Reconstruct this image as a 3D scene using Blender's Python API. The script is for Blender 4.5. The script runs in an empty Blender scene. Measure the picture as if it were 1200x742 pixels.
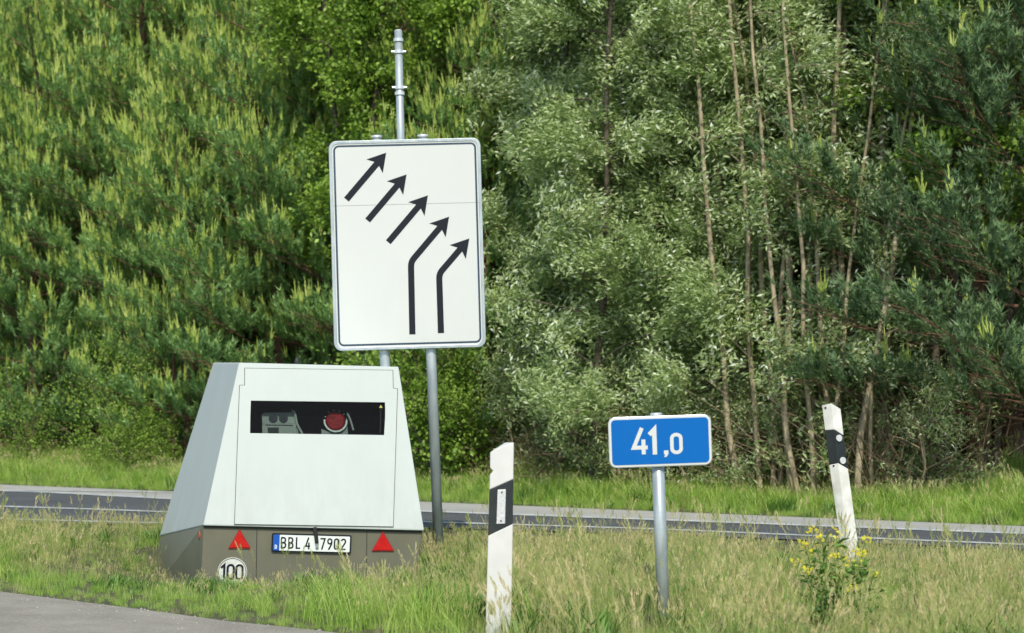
import bpy, bmesh, math, random
import numpy as np
from mathutils import Vector, Matrix, Euler
R = math.radians
SC = bpy.context.scene
COL = SC.collection
# ------------------------------------------------------------------ camera
H = 1.13; F = 2400.0; YH = 462.0            # eye height, focal length and horizon row in photo pixels
cam = bpy.data.cameras.new('camera'); cam.sensor_width = 36; cam.lens = 36*F/1200
cam.shift_y = (YH-371)/1200; cam.clip_end = 3000; cam.clip_start = .1
cam.dof.use_dof = True; cam.dof.focus_distance = 12.8; cam.dof.aperture_fstop = 3.6
camo = bpy.data.objects.new('camera', cam); COL.objects.link(camo)
camo.location = (0, 0, H); camo.rotation_euler = (R(90), 0, 0); SC.camera = camo
# ------------------------------------------------------------------ light
SUN_AZ, SUN_EL = R(4), R(46)               # sun behind the camera's right shoulder (azimuth from -Y towards +X)
sd = Vector((math.sin(SUN_AZ)*math.cos(SUN_EL), -math.cos(SUN_AZ)*math.cos(SUN_EL), math.sin(SUN_EL)))
w = bpy.data.worlds.new('World'); SC.world = w; w.use_nodes = True
nt = w.node_tree; nt.nodes.clear()
sky = nt.nodes.new('ShaderNodeTexSky'); sky.sky_type = 'NISHITA'; sky.sun_disc = False
sky.sun_elevation = SUN_EL; sky.sun_rotation = math.atan2(sd.x, sd.y)
bg = nt.nodes.new('ShaderNodeBackground'); bg.inputs[1].default_value = .15
wo = nt.nodes.new('ShaderNodeOutputWorld')
nt.links.new(sky.outputs[0], bg.inputs[0]); nt.links.new(bg.outputs[0], wo.inputs[0])
sl = bpy.data.lights.new('sun', 'SUN'); sl.energy = 3.1; sl.angle = R(.5); sl.color = (1, .93, .80)
so = bpy.data.objects.new('sun', sl); COL.objects.link(so)
so.rotation_euler = sd.to_track_quat('Z', 'Y').to_euler(); so.location = sd*40
SC.view_settings.view_transform = 'Standard'; SC.view_settings.look = 'None'
SC.view_settings.exposure = 0.40; SC.view_settings.gamma = 1

# ------------------------------------------------------------------ materials
def newmat(name):
    m = bpy.data.materials.new(name); m.use_nodes = True; t = m.node_tree
    return m, t, t.nodes['Principled BSDF'], t.nodes['Material Output']
def N(t, typ, **kw):
    n = t.nodes.new(typ)
    for k, v in kw.items(): setattr(n, k, v)
    return n
def ramp(t, fac, stops):
    r = N(t, 'ShaderNodeValToRGB'); e = r.color_ramp.elements
    while len(e) < len(stops): e.new(.5)
    for el, (p, c) in zip(e, stops): el.position = p; el.color = (*c, 1)
    t.links.new(fac, r.inputs[0]); return r.outputs[0]
def noise(t, scale, detail=3, rough=.55, coord='Object', stretch=None):
    tc = N(t, 'ShaderNodeTexCoord'); n = N(t, 'ShaderNodeTexNoise')
    n.inputs['Scale'].default_value = scale; n.inputs['Detail'].default_value = detail; n.inputs['Roughness'].default_value = rough
    src = tc.outputs[coord]
    if stretch:
        mp = N(t, 'ShaderNodeMapping'); mp.inputs['Scale'].default_value = stretch
        t.links.new(src, mp.inputs[0]); src = mp.outputs[0]
    t.links.new(src, n.inputs['Vector']); return n.outputs['Fac']
def solid(name, c1, c2=None, scale=6, rough=.5, metal=0, spec=.5, bump=0, bscale=200, stretch=None, coat=0):
    m, t, p, o = newmat(name)
    p.inputs['Roughness'].default_value = rough; p.inputs['Metallic'].default_value = metal
    p.inputs['Specular IOR Level'].default_value = spec; p.inputs['Coat Weight'].default_value = coat
    if c2: t.links.new(ramp(t, noise(t, scale, 4, stretch=stretch), [(.32, c1), (.68, c2)]), p.inputs['Base Color'])
    else: p.inputs['Base Color'].default_value = (*c1, 1)
    if bump:
        b = N(t, 'ShaderNodeBump'); b.inputs['Strength'].default_value = bump; b.inputs['Distance'].default_value = .01
        t.links.new(noise(t, bscale, 3), b.inputs['Height']); t.links.new(b.outputs[0], p.inputs['Normal'])
    return m
def leafmat(name, stops, rough=.5, trans=.3, spec=.35, tcol=(1.0, 1.1, .55), patch=0, vary=.18):
    """colour by the leaf's own 'tint' attribute, part of the light passes through"""
    m, t, p, o = newmat(name)
    a = N(t, 'ShaderNodeAttribute', attribute_name='tint'); oi = N(t, 'ShaderNodeObjectInfo')
    m1 = N(t, 'ShaderNodeMath', operation='MULTIPLY_ADD'); t.links.new(oi.outputs['Random'], m1.inputs[0]); m1.inputs[1].default_value = vary; m1.inputs[2].default_value = -vary/2
    m2 = N(t, 'ShaderNodeMath', operation='ADD'); t.links.new(a.outputs['Fac'], m2.inputs[0]); t.links.new(m1.outputs[0], m2.inputs[1]); fac = m2.outputs[0]
    if patch:
        n = noise(t, patch, 2, coord='Object'); ad = N(t, 'ShaderNodeMath', operation='MULTIPLY_ADD')
        t.links.new(n, ad.inputs[0]); ad.inputs[1].default_value = .9; 
        sb = N(t, 'ShaderNodeMath', operation='SUBTRACT'); t.links.new(fac, sb.inputs[0]); sb.inputs[1].default_value = .45
        t.links.new(sb.outputs[0], ad.inputs[2]); fac = ad.outputs[0]
    c = ramp(t, fac, stops)
    t.links.new(c, p.inputs['Base Color']); p.inputs['Roughness'].default_value = rough; p.inputs['Specular IOR Level'].default_value = spec
    tr = N(t, 'ShaderNodeBsdfTranslucent'); mx = N(t, 'ShaderNodeMix', data_type='RGBA', blend_type='MULTIPLY')
    mx.inputs[0].default_value = 1; t.links.new(c, mx.inputs[6]); mx.inputs[7].default_value = (*tcol, 1)
    t.links.new(mx.outputs[2], tr.inputs[0])
    ms = N(t, 'ShaderNodeMixShader'); ms.inputs[0].default_value = trans
    t.links.new(p.outputs[0], ms.inputs[1]); t.links.new(tr.outputs[0], ms.inputs[2]); t.links.new(ms.outputs[0], o.inputs[0])
    return m
M = {}
M['white'] = solid('white_paint', (.425, .475, .45), (.445, .495, .47), 3, .55, spec=.2)
M['white_dirty'] = solid('white_plastic', (.60, .61, .59), (.53, .54, .51), 7, .55)
M['white_old'] = solid('weathered_white_plastic', (.74, .74, .70), (.52, .52, .46), 9, .6)
M['grey_body'] = solid('taupe_paint', (.125, .125, .088), (.145, .143, .10), 5, .5)
M['seal_and_shade'] = solid('black_rubber_and_shade', (.012, .016, .016), None, rough=.6)  # rubber seals, and the painted shade strips below the shell
M['black'] = solid('black_print', (.008, .012, .018), None, rough=.6, spec=.2)
M['blackband'] = solid('black_band', (.016, .022, .024), (.028, .034, .034), 12, .55, spec=.25)
M['steel'] = solid('galvanised_steel', (.30, .36, .38), (.46, .52, .53), 16, .42, .35, bump=.08, bscale=60, stretch=(1, 1, .25))
M['steel_light'] = solid('bright_steel', (.5, .56, .56), (.62, .66, .66), 10, .35, .4)
M['signwhite'] = solid('sign_white', (.53, .56, .535), (.55, .58, .55), 2, .55, spec=.25)
M['signline'] = solid('sign_line', (.015, .04, .07), None, rough=.45)
M['signblue'] = solid('sign_blue', (.0, .115, .40), (.0, .105, .37), 2, .5, spec=.15)
M['red'] = solid('red_reflector', (.42, .008, .01), (.55, .012, .015), 40, .25, coat=.5)
M['redrim'] = solid('red_rim', (.33, .01, .01), None, rough=.35)
M['orange'] = solid('orange_marker', (.45, .07, .02), None, rough=.4)
M['eublue'] = solid('plate_blue', (.01, .09, .42), None, rough=.4)
M['platewhite'] = solid('plate_white', (.72, .78, .74), None, rough=.4)
M['discwhite'] = solid('disc_white', (.68, .72, .66), (.45, .47, .42), 30, .55)
M['dark'] = solid('dark_interior', (.012, .015, .013), (.03, .033, .025), 8, .7)
M['device'] = solid('device_grey', (.20, .23, .23), (.26, .29, .28), 5, .4, .3)
M['lens'] = solid('lens_glass', (.01, .012, .015), None, rough=.08, coat=1)
M['flashred'] = solid('flash_red', (.62, .008, .02), (.22, .002, .006), 50, .45, spec=.2)
M['reflector'] = solid('white_reflector', (.42, .44, .44), (.60, .62, .62), 90, .3, coat=.3)
M['yellow'] = solid('yellow_sticker', (.30, .32, .03), None, rough=.5)
def dirty(mname, strength, z0, z1, col, streak=(9, 9, 1.2)):
    m = M[mname]; t = m.node_tree; p = t.nodes['Principled BSDF']; src = p.inputs['Base Color'].links[0].from_socket
    tc = N(t, 'ShaderNodeTexCoord'); sx = N(t, 'ShaderNodeSeparateXYZ'); t.links.new(tc.outputs['Object'], sx.inputs[0])
    mr = N(t, 'ShaderNodeMapRange'); t.links.new(sx.outputs['Z'], mr.inputs[0]); mr.inputs[1].default_value = z0; mr.inputs[2].default_value = z1; mr.inputs[3].default_value = 1; mr.inputs[4].default_value = .22
    a = ramp(t, noise(t, 1, 6, .65, stretch=streak), [(.42, (0, 0, 0)), (.75, (1, 1, 1))])
    k1 = N(t, 'ShaderNodeMath', operation='MULTIPLY'); t.links.new(a, k1.inputs[0]); t.links.new(mr.outputs[0], k1.inputs[1])
    k2 = N(t, 'ShaderNodeMath', operation='MULTIPLY'); t.links.new(k1.outputs[0], k2.inputs[0]); k2.inputs[1].default_value = strength
    mx = N(t, 'ShaderNodeMix', data_type='RGBA'); t.links.new(k2.outputs[0], mx.inputs[0]); t.links.new(src, mx.inputs[6]); mx.inputs[7].default_value = (*col, 1)
    t.links.new(mx.outputs[2], p.inputs['Base Color'])
dirty('white', .35, .45, .9, (.30, .31, .26)); dirty('white_dirty', .16, .1, .5, (.28, .27, .20), (25, 25, 6)); dirty('white_old', .3, .1, .8, (.25, .25, .20), (25, 25, 8))
dirty('grey_body', .3, 0, .5, (.24, .22, .17), (8, 8, 4)); dirty('signwhite', .18, .5, 2.5, (.4, .4, .36), (6, 6, .8)); dirty('steel', .5, .2, 1.2, (.20, .18, .15), (30, 30, 6))
# window glass
m, t, p, o = newmat('window_glass')
tr = N(t, 'ShaderNodeBsdfTransparent'); tr.inputs[0].default_value = (.66, .70, .68, 1)
gl = N(t, 'ShaderNodeBsdfGlossy'); gl.inputs['Roughness'].default_value = .02
fr = N(t, 'ShaderNodeFresnel'); fr.inputs[0].default_value = 1.18
ms = N(t, 'ShaderNodeMixShader'); t.links.new(fr.outputs[0], ms.inputs[0]); t.links.new(tr.outputs[0], ms.inputs[1]); t.links.new(gl.outputs[0], ms.inputs[2])
t.links.new(ms.outputs[0], o.inputs[0]); M['glass'] = m
# asphalt
def asphalt(name, dark, light, grit, coarse=(.5, .5, .46), wear=1.2, amt=.5):
    m, t, p, o = newmat(name)
    a = ramp(t, noise(t, wear, 5, .6, stretch=(1, 1, 1)), [(.3, dark), (.7, light)])
    g = noise(t, grit, 2, .7)
    gr = ramp(t, g, [(.40, (0, 0, 0)), (.66, (1, 1, 1))])
    mx = N(t, 'ShaderNodeMix', data_type='RGBA', blend_type='MIX')
    k = N(t, 'ShaderNodeMath', operation='MULTIPLY'); t.links.new(gr, k.inputs[0]); k.inputs[1].default_value = amt
    t.links.new(k.outputs[0], mx.inputs[0]); t.links.new(a, mx.inputs[6]); mx.inputs[7].default_value = (*coarse, 1)
    t.links.new(mx.outputs[2], p.inputs['Base Color']); p.inputs['Roughness'].default_value = .85
    b = N(t, 'ShaderNodeBump'); b.inputs['Strength'].default_value = .5; b.inputs['Distance'].default_value = .006
    t.links.new(g, b.inputs['Height']); t.links.new(b.outputs[0], p.inputs['Normal'])
    return m
M['road'] = asphalt('dark_asphalt', (.045, .052, .058), (.08, .088, .092), 60, (.16, .17, .17), amt=.25)
M['shoulder'] = asphalt('grey_asphalt', (.27, .275, .26), (.36, .36, .335), 70, (.50, .50, .46), amt=.6)
M['near'] = asphalt('near_asphalt', (.17, .155, .12), (.28, .26, .205), 55, (.38, .36, .30), wear=2.6, amt=.45)
M['line'] = solid('road_paint', (.62, .66, .66), (.34, .37, .38), 5, .6)
M['stone'] = solid('grey_stone', (.22, .21, .19), (.4, .38, .35), 40, .8)
# soil
m, t, p, o = newmat('soil')
t.links.new(ramp(t, noise(t, 3.0, 6, .7), [(.25, (.035, .045, .016)), (.5, (.075, .085, .03)), (.75, (.12, .11, .055))]), p.inputs['Base Color'])
p.inputs['Roughness'].default_value = .95
b = N(t, 'ShaderNodeBump'); b.inputs['Strength'].default_value = .8; b.inputs['Distance'].default_value = .04
t.links.new(noise(t, 14, 5, .7), b.inputs['Height']); t.links.new(b.outputs[0], p.inputs['Normal']); M['soil'] = m
M['bark_pine'] = solid('pine_bark', (.09, .055, .035), (.17, .09, .05), 14, .9, bump=.6, bscale=30, stretch=(1, 1, .3))
M['bark_pale'] = solid('pale_bark', (.15, .125, .075), (.44, .37, .24), 12, .85, bump=.5, bscale=26, stretch=(1, 1, .35))
M['bark_dark'] = solid('dark_bark', (.05, .042, .028), (.12, .10, .07), 9, .9)
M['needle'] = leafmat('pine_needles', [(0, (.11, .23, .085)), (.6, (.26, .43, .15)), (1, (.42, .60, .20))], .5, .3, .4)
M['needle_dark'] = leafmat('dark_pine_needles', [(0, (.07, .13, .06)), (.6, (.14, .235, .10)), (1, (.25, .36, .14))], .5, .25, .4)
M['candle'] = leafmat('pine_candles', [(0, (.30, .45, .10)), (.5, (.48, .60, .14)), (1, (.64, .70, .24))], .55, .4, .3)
M['willow'] = leafmat('willow_leaves', [(0, (.15, .24, .07)), (.5, (.42, .53, .23)), (.8, (.64, .71, .44)), (1, (.78, .86, .72))], .45, .4, .5)
M['bright'] = leafmat('bright_leaves', [(0, (.12, .22, .03)), (.6, (.27, .42, .06)), (1, (.42, .56, .13))], .45, .35, .4)
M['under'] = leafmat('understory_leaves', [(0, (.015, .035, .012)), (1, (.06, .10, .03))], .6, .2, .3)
M['brownleaf'] = leafmat('dry_twigs', [(0, (.08, .055, .035)), (1, (.34, .27, .17))], .8, .15, .2, tcol=(1, 1, 1))
M['grass'] = leafmat('lush_grass', [(0, (.25, .42, .07)), (.5, (.45, .60, .15)), (1, (.62, .72, .24))], .5, .5, .4, vary=.7)
M['straw'] = leafmat('seed_grass', [(0, (.20, .30, .08)), (.5, (.50, .52, .20)), (1, (.72, .61, .38))], .6, .45, .3, vary=.7)
M['weed'] = leafmat('weed_leaves', [(0, (.08, .18, .03)), (1, (.20, .36, .08))], .5, .3, .4)
M['petal'] = leafmat('yellow_petals', [(0, (.62, .52, .01)), (1, (.8, .75, .03))], .5, .35, .3, tcol=(1, 1, .4))
M['petal_orange'] = leafmat('orange_petals', [(0, (.7, .40, .01)), (1, (.8, .5, .02))], .5, .35, .3, tcol=(1, 1, .4))

# ------------------------------------------------------------------ object helpers
ROOT = {}
def tag(o, label=None, cat=None, group=None, kind=None):
    if label: o['label'] = label
    if cat: o['category'] = cat
    if group: o['group'] = group
    if kind: o['kind'] = kind
    return o
def thing(name, label, cat, loc=(0, 0, 0), group=None):
    o = bpy.data.objects.new(name, None); COL.objects.link(o); o.location = loc; o.empty_display_size = .1
    ROOT[o.name] = Vector(loc); return tag(o, label, cat, group)
def mk(name, verts, faces, mats, parent=None, fmat=None, smooth=False, tint=None, link=True, local=False):
    """one mesh object; verts in world space (shifted to the root's base when parented)"""
    v = np.asarray(verts, dtype=np.float32).reshape(-1, 3)
    if parent is not None and not local:
        r = parent
        while r.parent: r = r.parent
        v = v - np.array(ROOT[r.name], dtype=np.float32)
    me = bpy.data.meshes.new(name)
    if isinstance(faces, np.ndarray):
        k = faces.shape[1]; nf = len(faces)
        me.vertices.add(len(v)); me.vertices.foreach_set('co', v.ravel())
        me.loops.add(nf*k); me.loops.foreach_set('vertex_index', faces.astype(np.int32).ravel())
        me.polygons.add(nf); me.polygons.foreach_set('loop_start', np.arange(0, nf*k, k, dtype=np.int32))
        try: me.polygons.foreach_set('loop_total', np.full(nf, k, dtype=np.int32))
        except Exception: pass
    else:
        me.from_pydata([tuple(map(float, q)) for q in v], [], faces)
    for m_ in (mats if isinstance(mats, (list, tuple)) else [mats]): me.materials.append(M[m_])
    if fmat is not None: me.polygons.foreach_set('material_index', np.asarray(fmat, dtype=np.int32))
    if tint is not None:
        a = me.attributes.new('tint', 'FLOAT', 'POINT'); a.data.foreach_set('value', np.asarray(tint, dtype=np.float32))
    me.update(calc_edges=True); me.validate()
    if smooth: me.polygons.foreach_set('use_smooth', [True]*len(me.polygons))
    o = bpy.data.objects.new(name, me)
    if link: COL.objects.link(o)
    if parent is not None: o.parent = parent
    return o
class MB:
    def __init__(s): s.v = []; s.f = []
    def add(s, v, f):
        b = len(s.v); s.v += [tuple(q) for q in v]; s.f += [tuple(i+b for i in q) for q in f]; return s
    def tube(s, pts, rad, n=8, caps=True):
        pts = [Vector(p) for p in pts]; rads = rad if isinstance(rad, (list, tuple)) else [rad]*len(pts)
        vs = []; fs = []
        for i, p in enumerate(pts):
            d = (pts[min(i+1, len(pts)-1)]-pts[max(i-1, 0)]).normalized()
            a = d.cross(Vector((0, 1, 0)) if abs(d.y) < .9 else Vector((1, 0, 0))).normalized(); b = d.cross(a)
            vs += [p+(a*math.cos(2*math.pi*k/n)+b*math.sin(2*math.pi*k/n))*rads[i] for k in range(n)]
        for i in range(len(pts)-1):
            for k in range(n): fs.append((i*n+k, i*n+(k+1) % n, (i+1)*n+(k+1) % n, (i+1)*n+k))
        if caps: fs.append(tuple(range(n))[::-1]); fs.append(tuple((len(pts)-1)*n+k for k in range(n)))
        return s.add(vs, fs)
    def build(s, name, mat, parent=None, smooth=False, bevel=0):
        o = mk(name, s.v, s.f, mat, parent)
        bm = bmesh.new(); bm.from_mesh(o.data); bmesh.ops.recalc_face_normals(bm, faces=bm.faces); bm.to_mesh(o.data); bm.free()
        if smooth:
            for q in o.data.polygons: q.use_smooth = len(q.vertices) <= 4
        if bevel:
            md = o.modifiers.new('bevel', 'BEVEL'); md.width = bevel; md.segments = 2; md.limit_method = 'ANGLE'; md.angle_limit = R(35)
        return o
class Plane:
    """a flat face standing in the world: origin, right, up and outward directions"""
    def __init__(s, o, u, v):
        s.o = Vector(o); s.u = Vector(u).normalized(); v = Vector(v); s.v = (v-s.u*v.dot(s.u)).normalized(); s.n = s.u.cross(s.v)
    def P(s, a, b, h=0): return s.o+s.u*a+s.v*b+s.n*h
    def at(s, px, py):
        d = Vector(((px-600)/F, 1, -(py-YH)/F)); c = Vector((0, 0, H))
        q = c+d*((s.o-c).dot(s.n)/d.dot(s.n))-s.o
        return (q.dot(s.u), q.dot(s.v))
    def prism(s, mb, poly, n0, n1):
        k = len(poly); vs = [s.P(a, b, n0) for a, b in poly]+[s.P(a, b, n1) for a, b in poly]
        fs = [tuple(range(k))[::-1], tuple(range(k, 2*k))]+[(i, (i+1) % k, k+(i+1) % k, k+i) for i in range(k)]
        return mb.add(vs, fs)
    def ring(s, mb, outer, inner, n0, n1):
        k = len(outer); vs = [s.P(*q, h) for h in (n0, n1) for L in (outer, inner) for q in L]; fs = []
        for i in range(k):
            j = (i+1) % k
            fs += [(i, k+i, k+j, j), (2*k+i, 2*k+j, 3*k+j, 3*k+i), (i, j, 2*k+j, 2*k+i), (k+i, 3*k+i, 3*k+j, k+j)]
        return mb.add(vs, fs)
    def ribbon(s, mb, pts, wd, n0, n1, closed=False):
        k = len(pts); L = []; Rr = []
        for i in range(k):
            if closed: a, b, c = Vector(pts[i-1]), Vector(pts[i]), Vector(pts[(i+1) % k])
            else: a, b, c = Vector(pts[max(i-1, 0)]), Vector(pts[i]), Vector(pts[min(i+1, k-1)])
            d1 = (b-a).normalized() if (b-a).length > 1e-9 else (c-b).normalized()
            d2 = (c-b).normalized() if (c-b).length > 1e-9 else d1
            n1_ = Vector((-d1.y, d1.x)); n2_ = Vector((-d2.y, d2.x)); mm = (n1_+n2_)
            mm = mm.normalized() if mm.length > 1e-6 else n1_
            mm = mm*(wd/2/max(.35, mm.dot(n1_)))
            L.append(b+mm); Rr.append(b-mm)
        vs = [s.P(*q, h) for h in (n0, n1) for X in (L, Rr) for q in X]; fs = []
        for i in range(k if closed else k-1):
            j = (i+1) % k
            fs += [(i, k+i, k+j, j), (2*k+i, 2*k+j, 3*k+j, 3*k+i), (i, j, 2*k+j, 2*k+i), (k+i, 3*k+i, 3*k+j, k+j)]
        if not closed: fs += [(0, 2*k, 3*k, k), (k-1, 2*k-1, 4*k-1, 3*k-1)]
        return mb.add(vs, fs)
def arc(cx, cy, rx, ry, a0, a1, n=7):
    return [(cx+rx*math.cos(R(a0+(a1-a0)*i/n)), cy+ry*math.sin(R(a0+(a1-a0)*i/n))) for i in range(n+1)]
def rrect(x0, y0, x1, y1, r, n=5):
    return arc(x1-r, y1-r, r, r, 0, 90, n)+arc(x0+r, y1-r, r, r, 90, 180, n)+arc(x0+r, y0+r, r, r, 180, 270, n)+arc(x1-r, y0+r, r, r, 270, 360, n)
# road-sign lettering in strokes, unit cap height; (width, [(points, closed)])
GL = {
 '0': (.50, [(arc(.25, .75, .19, .18, 0, 180)+arc(.25, .25, .19, .18, 180, 360), True)]),
 '1': (.36, [([(.05, .74), (.25, .93), (.25, 0)], False)]),
 '2': (.50, [(arc(.25, .73, .19, .20, 165, -35)+[(.07, .10), (.07, .07), (.47, .07)], False)]),
 '4': (.56, [([(.36, 1), (.07, .26), (.54, .26)], False), ([(.40, .56), (.40, 0)], False)]),
 '7': (.50, [([(.03, .93), (.43, .93), (.17, 0)], False)]),
 '9': (.50, [(arc(.25, .72, .19, .21, -100, 260, 12), True), ([(.44, .72), (.41, .48), (.16, 0)], False)]),
 'B': (.52, [([(.07, .5), (.07, .93)]+arc(.27, .725, .17, .205, 90, -90)+[(.07, .52)], True), ([(.07, .5), (.07, .07)]+arc(.27, .285, .20, .215, -90, 90)+[(.07, .5)], True)]),
 'L': (.46, [([(.07, 1), (.07, .07), (.44, .07)], False)]),
 'D': (.52, [([(.07, .07), (.07, .93)]+arc(.25, .68, .2, .25, 90, 0, 5)+arc(.25, .32, .2, .25, 0, -90, 5), True)]),
}
def glyph(pl, mb, ch, x, y, h, wd, n0, n1, sx=1):
    w_, strokes = GL[ch]
    for i_, (pts, cl) in enumerate(strokes): pl.ribbon(mb, [(x+a*h*sx, y+b*h) for a, b in pts], wd, n0-.0002*i_, n1+.0004*i_, cl)
    return w_*h*sx

# ------------------------------------------------------------------ ground
def far_edge(x): return 20.7-.75*x          # far edge of the grey shoulder
def interp(x, pts):
    return float(np.interp(x, [p[0] for p in pts], [p[1] for p in pts])) if pts[0][0] <= x <= pts[-1][0] else (
        pts[0][1]+(x-pts[0][0])*(pts[1][1]-pts[0][1])/(pts[1][0]-pts[0][0]) if x < pts[0][0] else
        pts[-1][1]+(x-pts[-1][0])*(pts[-1][1]-pts[-2][1])/(pts[-1][0]-pts[-2][0]))
NEAR_EDGE = [(-9, 20.7), (-4.6, 18.0), (-3.3, 17.6), (-.75, 17.2), (1.2, 16.4), (2.66, 15.45), (3.8, 14.7), (7, 12.3)]
KERB = [(-30, 38.5), (-3.06, 12.26), (-2.0, 11.2), (-1.5, 10.72), (-.89, 10.15), (-.2, 9.5), (1.5, 8.4), (5, 6.8), (30, -5)]   # edge of the near carriageway
def ground_z(x, y):
    z = 0.0
    te = (y-far_edge(x))*.8
    if te > 0: z += .28*min(1, te/2.8)**1.2
    yk = interp(x, KERB)
    s = (y-yk)*.72
    if s < 0: return -.06
    if s < 2.2: z += -.056*(1-s/2.2)
    z -= .235*math.exp(-((x+1.75)/1.35)**2-((y-14.3)/1.35)**2)*min(1, s/.8)
    ne = interp(x, NEAR_EDGE)
    if y < ne: z += .02*math.sin(x*1.9+y*.7)*math.sin(y*1.3)*min(1, (ne-y)/1.5)*min(1, s)
    return z
V = []; Fc = []
xs = np.concatenate([[-900, -200, -60, -25], np.arange(-14, 14.01, .25), [25, 60, 200, 900]])
ys = np.concatenate([[-300, -40, 0, 4, 6], np.arange(7, 32.01, .25), [36, 42, 60, 120, 400, 1500]])
for yy in ys:
    for xx in xs:
        V.append((xx, yy, ground_z(xx, yy) if abs(xx) < 60 and yy < 60 else (.28 if yy > 42 else 0)))
nx = len(xs)
for j in range(len(ys)-1):
    for i in range(nx-1): Fc.append((j*nx+i, j*nx+i+1, (j+1)*nx+i+1, (j+1)*nx+i))
tag(mk('ground', V, Fc, 'soil', smooth=True), kind='structure')
def strip(name, A, B, mat, dz, xs):
    v = []; f = []
    for x in xs: v += [(x, A(x), dz), (x, B(x), dz)]
    for i in range(len(xs)-1): f.append((2*i, 2*i+2, 2*i+3, 2*i+1))
    return tag(mk(name, v, f, mat), kind='structure')
XS = list(np.arange(-60, -12, 6))+list(np.arange(-12, 12.1, .5))+[18, 24, 30]
L1 = [(-8, 26.5), (-6.2, 23.9), (-5.27, 23.3), (-3.67, 21.87), (-.81, 19.5), (1.5, 18.08), (4.1, 16.4), (8, 13.9)]
L2 = [(-5.1, 20.4), (-3.92, 19.8), (-.75, 17.9), (1.21, 16.95), (2.66, 15.95), (3.8, 15.2), (6, 13.7)]
L3 = [(-8, 20.6), (-4.6, 18.35), (-3.88, 18.05), (-2.6, 17.6), (-.7, 17.32)]
strip('shoulder', lambda x: interp(x, NEAR_EDGE)+.3, lambda x: far_edge(x), 'shoulder', .006, XS)
strip('far_road', lambda x: interp(x, NEAR_EDGE), lambda x: interp(x, L1)+.04, 'road', .011, XS)
def line(L, w_, x0, x1):
    strip('road_marking', lambda x: interp(x, L)-w_/2, lambda x: interp(x, L)+w_/2, 'line', .016, list(np.arange(x0, x1+.01, .4)))
line(L1, .20, -14, 12); line(L2, .15, -14, 9); line(L3, .15, -14, -.9)
line([(-6.2, 23.95), (-5.2, 23.75), (-3, 23.0)], .10, -6.2, -3.8)
v = []; f = []
for i, x in enumerate(list(np.arange(-30, 30.1, .5))): v += [(x, interp(x, KERB)+.03*math.sin(x*5)+.02*math.sin(x*13.7), -.05), (x, -30, -.05)]
for i in range(len(v)//2-1): f.append((2*i+1, 2*i+3, 2*i+2, 2*i))
tag(mk('near_road', v, f, 'near'), kind='structure')

# ------------------------------------------------------------------ speed camera trailer
def PX(px, py, d): return Vector(((px-600)/F*d, d, H-(py-YH)/F*d))
tr_ = thing('speed_camera_trailer', 'white wedge-shaped speed camera trailer with dark window strip and licence plate, parked in tall grass', 'trailer', (-1.6, 14.4, -.2))
rBL, rBR, rTL, rTR = PX(238, 616, 13.4), PX(497, 622, 13.62), PX(280, 425, 13.75), PX(467, 430, 13.97)
fBL, fTL = PX(187, 628, 15.6), PX(250, 425, 15.2)
fTR = rTR+Vector((-.12, 1.45, .02)); fBR = rBR+Vector((-.22, 2.15, -.17))
rear = Plane(rBL, rBR-rBL, rTL-rBL)
# settle the fourth corner onto the rear plane
rTR = rear.P(*rear.at(467, 430))
opx = [(287, 432), (460, 434.5), (460.5, 455.5), (465.5, 456), (460.5, 617.5), (275, 614.5), (281, 452), (287, 452)]
hole_px = [(294, 470), (451, 472), (451.3, 480), (451.2, 490), (450, 510.3), (293, 508), (293.3, 490), (293.6, 480)]
hole = [rear.at(*p) for p in hole_px]
ct = (sum(a for a, b in hole)/8, sum(b for a, b in hole)/8)
big = [(ct[0]+(a-ct[0])*1.04, ct[1]+(b-ct[1])*1.12) for a, b in hole]
rp = [rear.at(467, 430), rear.at(497, 622), rear.at(238, 616), rear.at(280, 425)]
# shell: rear wall with a window opening, side walls, front and roof
mb = MB(); base = [rear.P(*q) for q in (rp[3], rp[0], rp[1], rp[2])]; hl = [rear.P(*q) for q in (big[0], big[1], big[4], big[5])]
vs = base+hl+[fTL, fTR, fBR, fBL]
fs = [(0, 1, 5, 4), (1, 2, 6, 5), (2, 3, 7, 6), (3, 0, 4, 7), (0, 3, 11, 8), (1, 9, 10, 2), (0, 8, 9, 1), (8, 11, 10, 9), (3, 2, 10, 11)]
mb.add(vs, fs).build('shell', 'white', tr_, bevel=.008)
door = [rear.at(*p) for p in opx]; dc = (sum(a for a, b in door)/8, sum(b for a, b in door)/8)
def grow(poly, g):
    out = []
    k = len(poly)
    for i in range(k):
        a, b, c = Vector(poly[i-1]), Vector(poly[i]), Vector(poly[(i+1) % k])
        d1 = (b-a).normalized(); d2 = (c-b).normalized(); n1 = Vector((-d1.y, d1.x)); n2 = Vector((-d2.y, d2.x))
        mm = (n1+n2).normalized(); out.append(tuple(b+mm*g/max(.4, mm.dot(n1))))
    return out
ar = sum(door[i-1][0]*door[i][1]-door[i][0]*door[i-1][1] for i in range(8)); sg = 1 if ar < 0 else -1
mb = MB(); rear.ring(mb, grow(door, .0035*sg), grow(door, -.02*sg), .0008, .0055); mb.build('door_seal', 'seal_and_shade', tr_)
mb = MB(); rear.ring(mb, door, hole, .0012, .008); dr = mb.build('rear_door', 'white', tr_, bevel=.0018)
mb = MB(); rear.ring(mb, hole, grow(hole, .006), .001, .0068) if False else None
gw = [rear.at(*p) for p in ((293.5, 469), (451.8, 471), (450.6, 511), (292.5, 509))]
mb = MB(); rear.prism(mb, gw, -.006, -.002); mb.build('window_glass', 'glass', dr)
fr_ = [gw[0], gw[1], gw[2], gw[3]]
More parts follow.
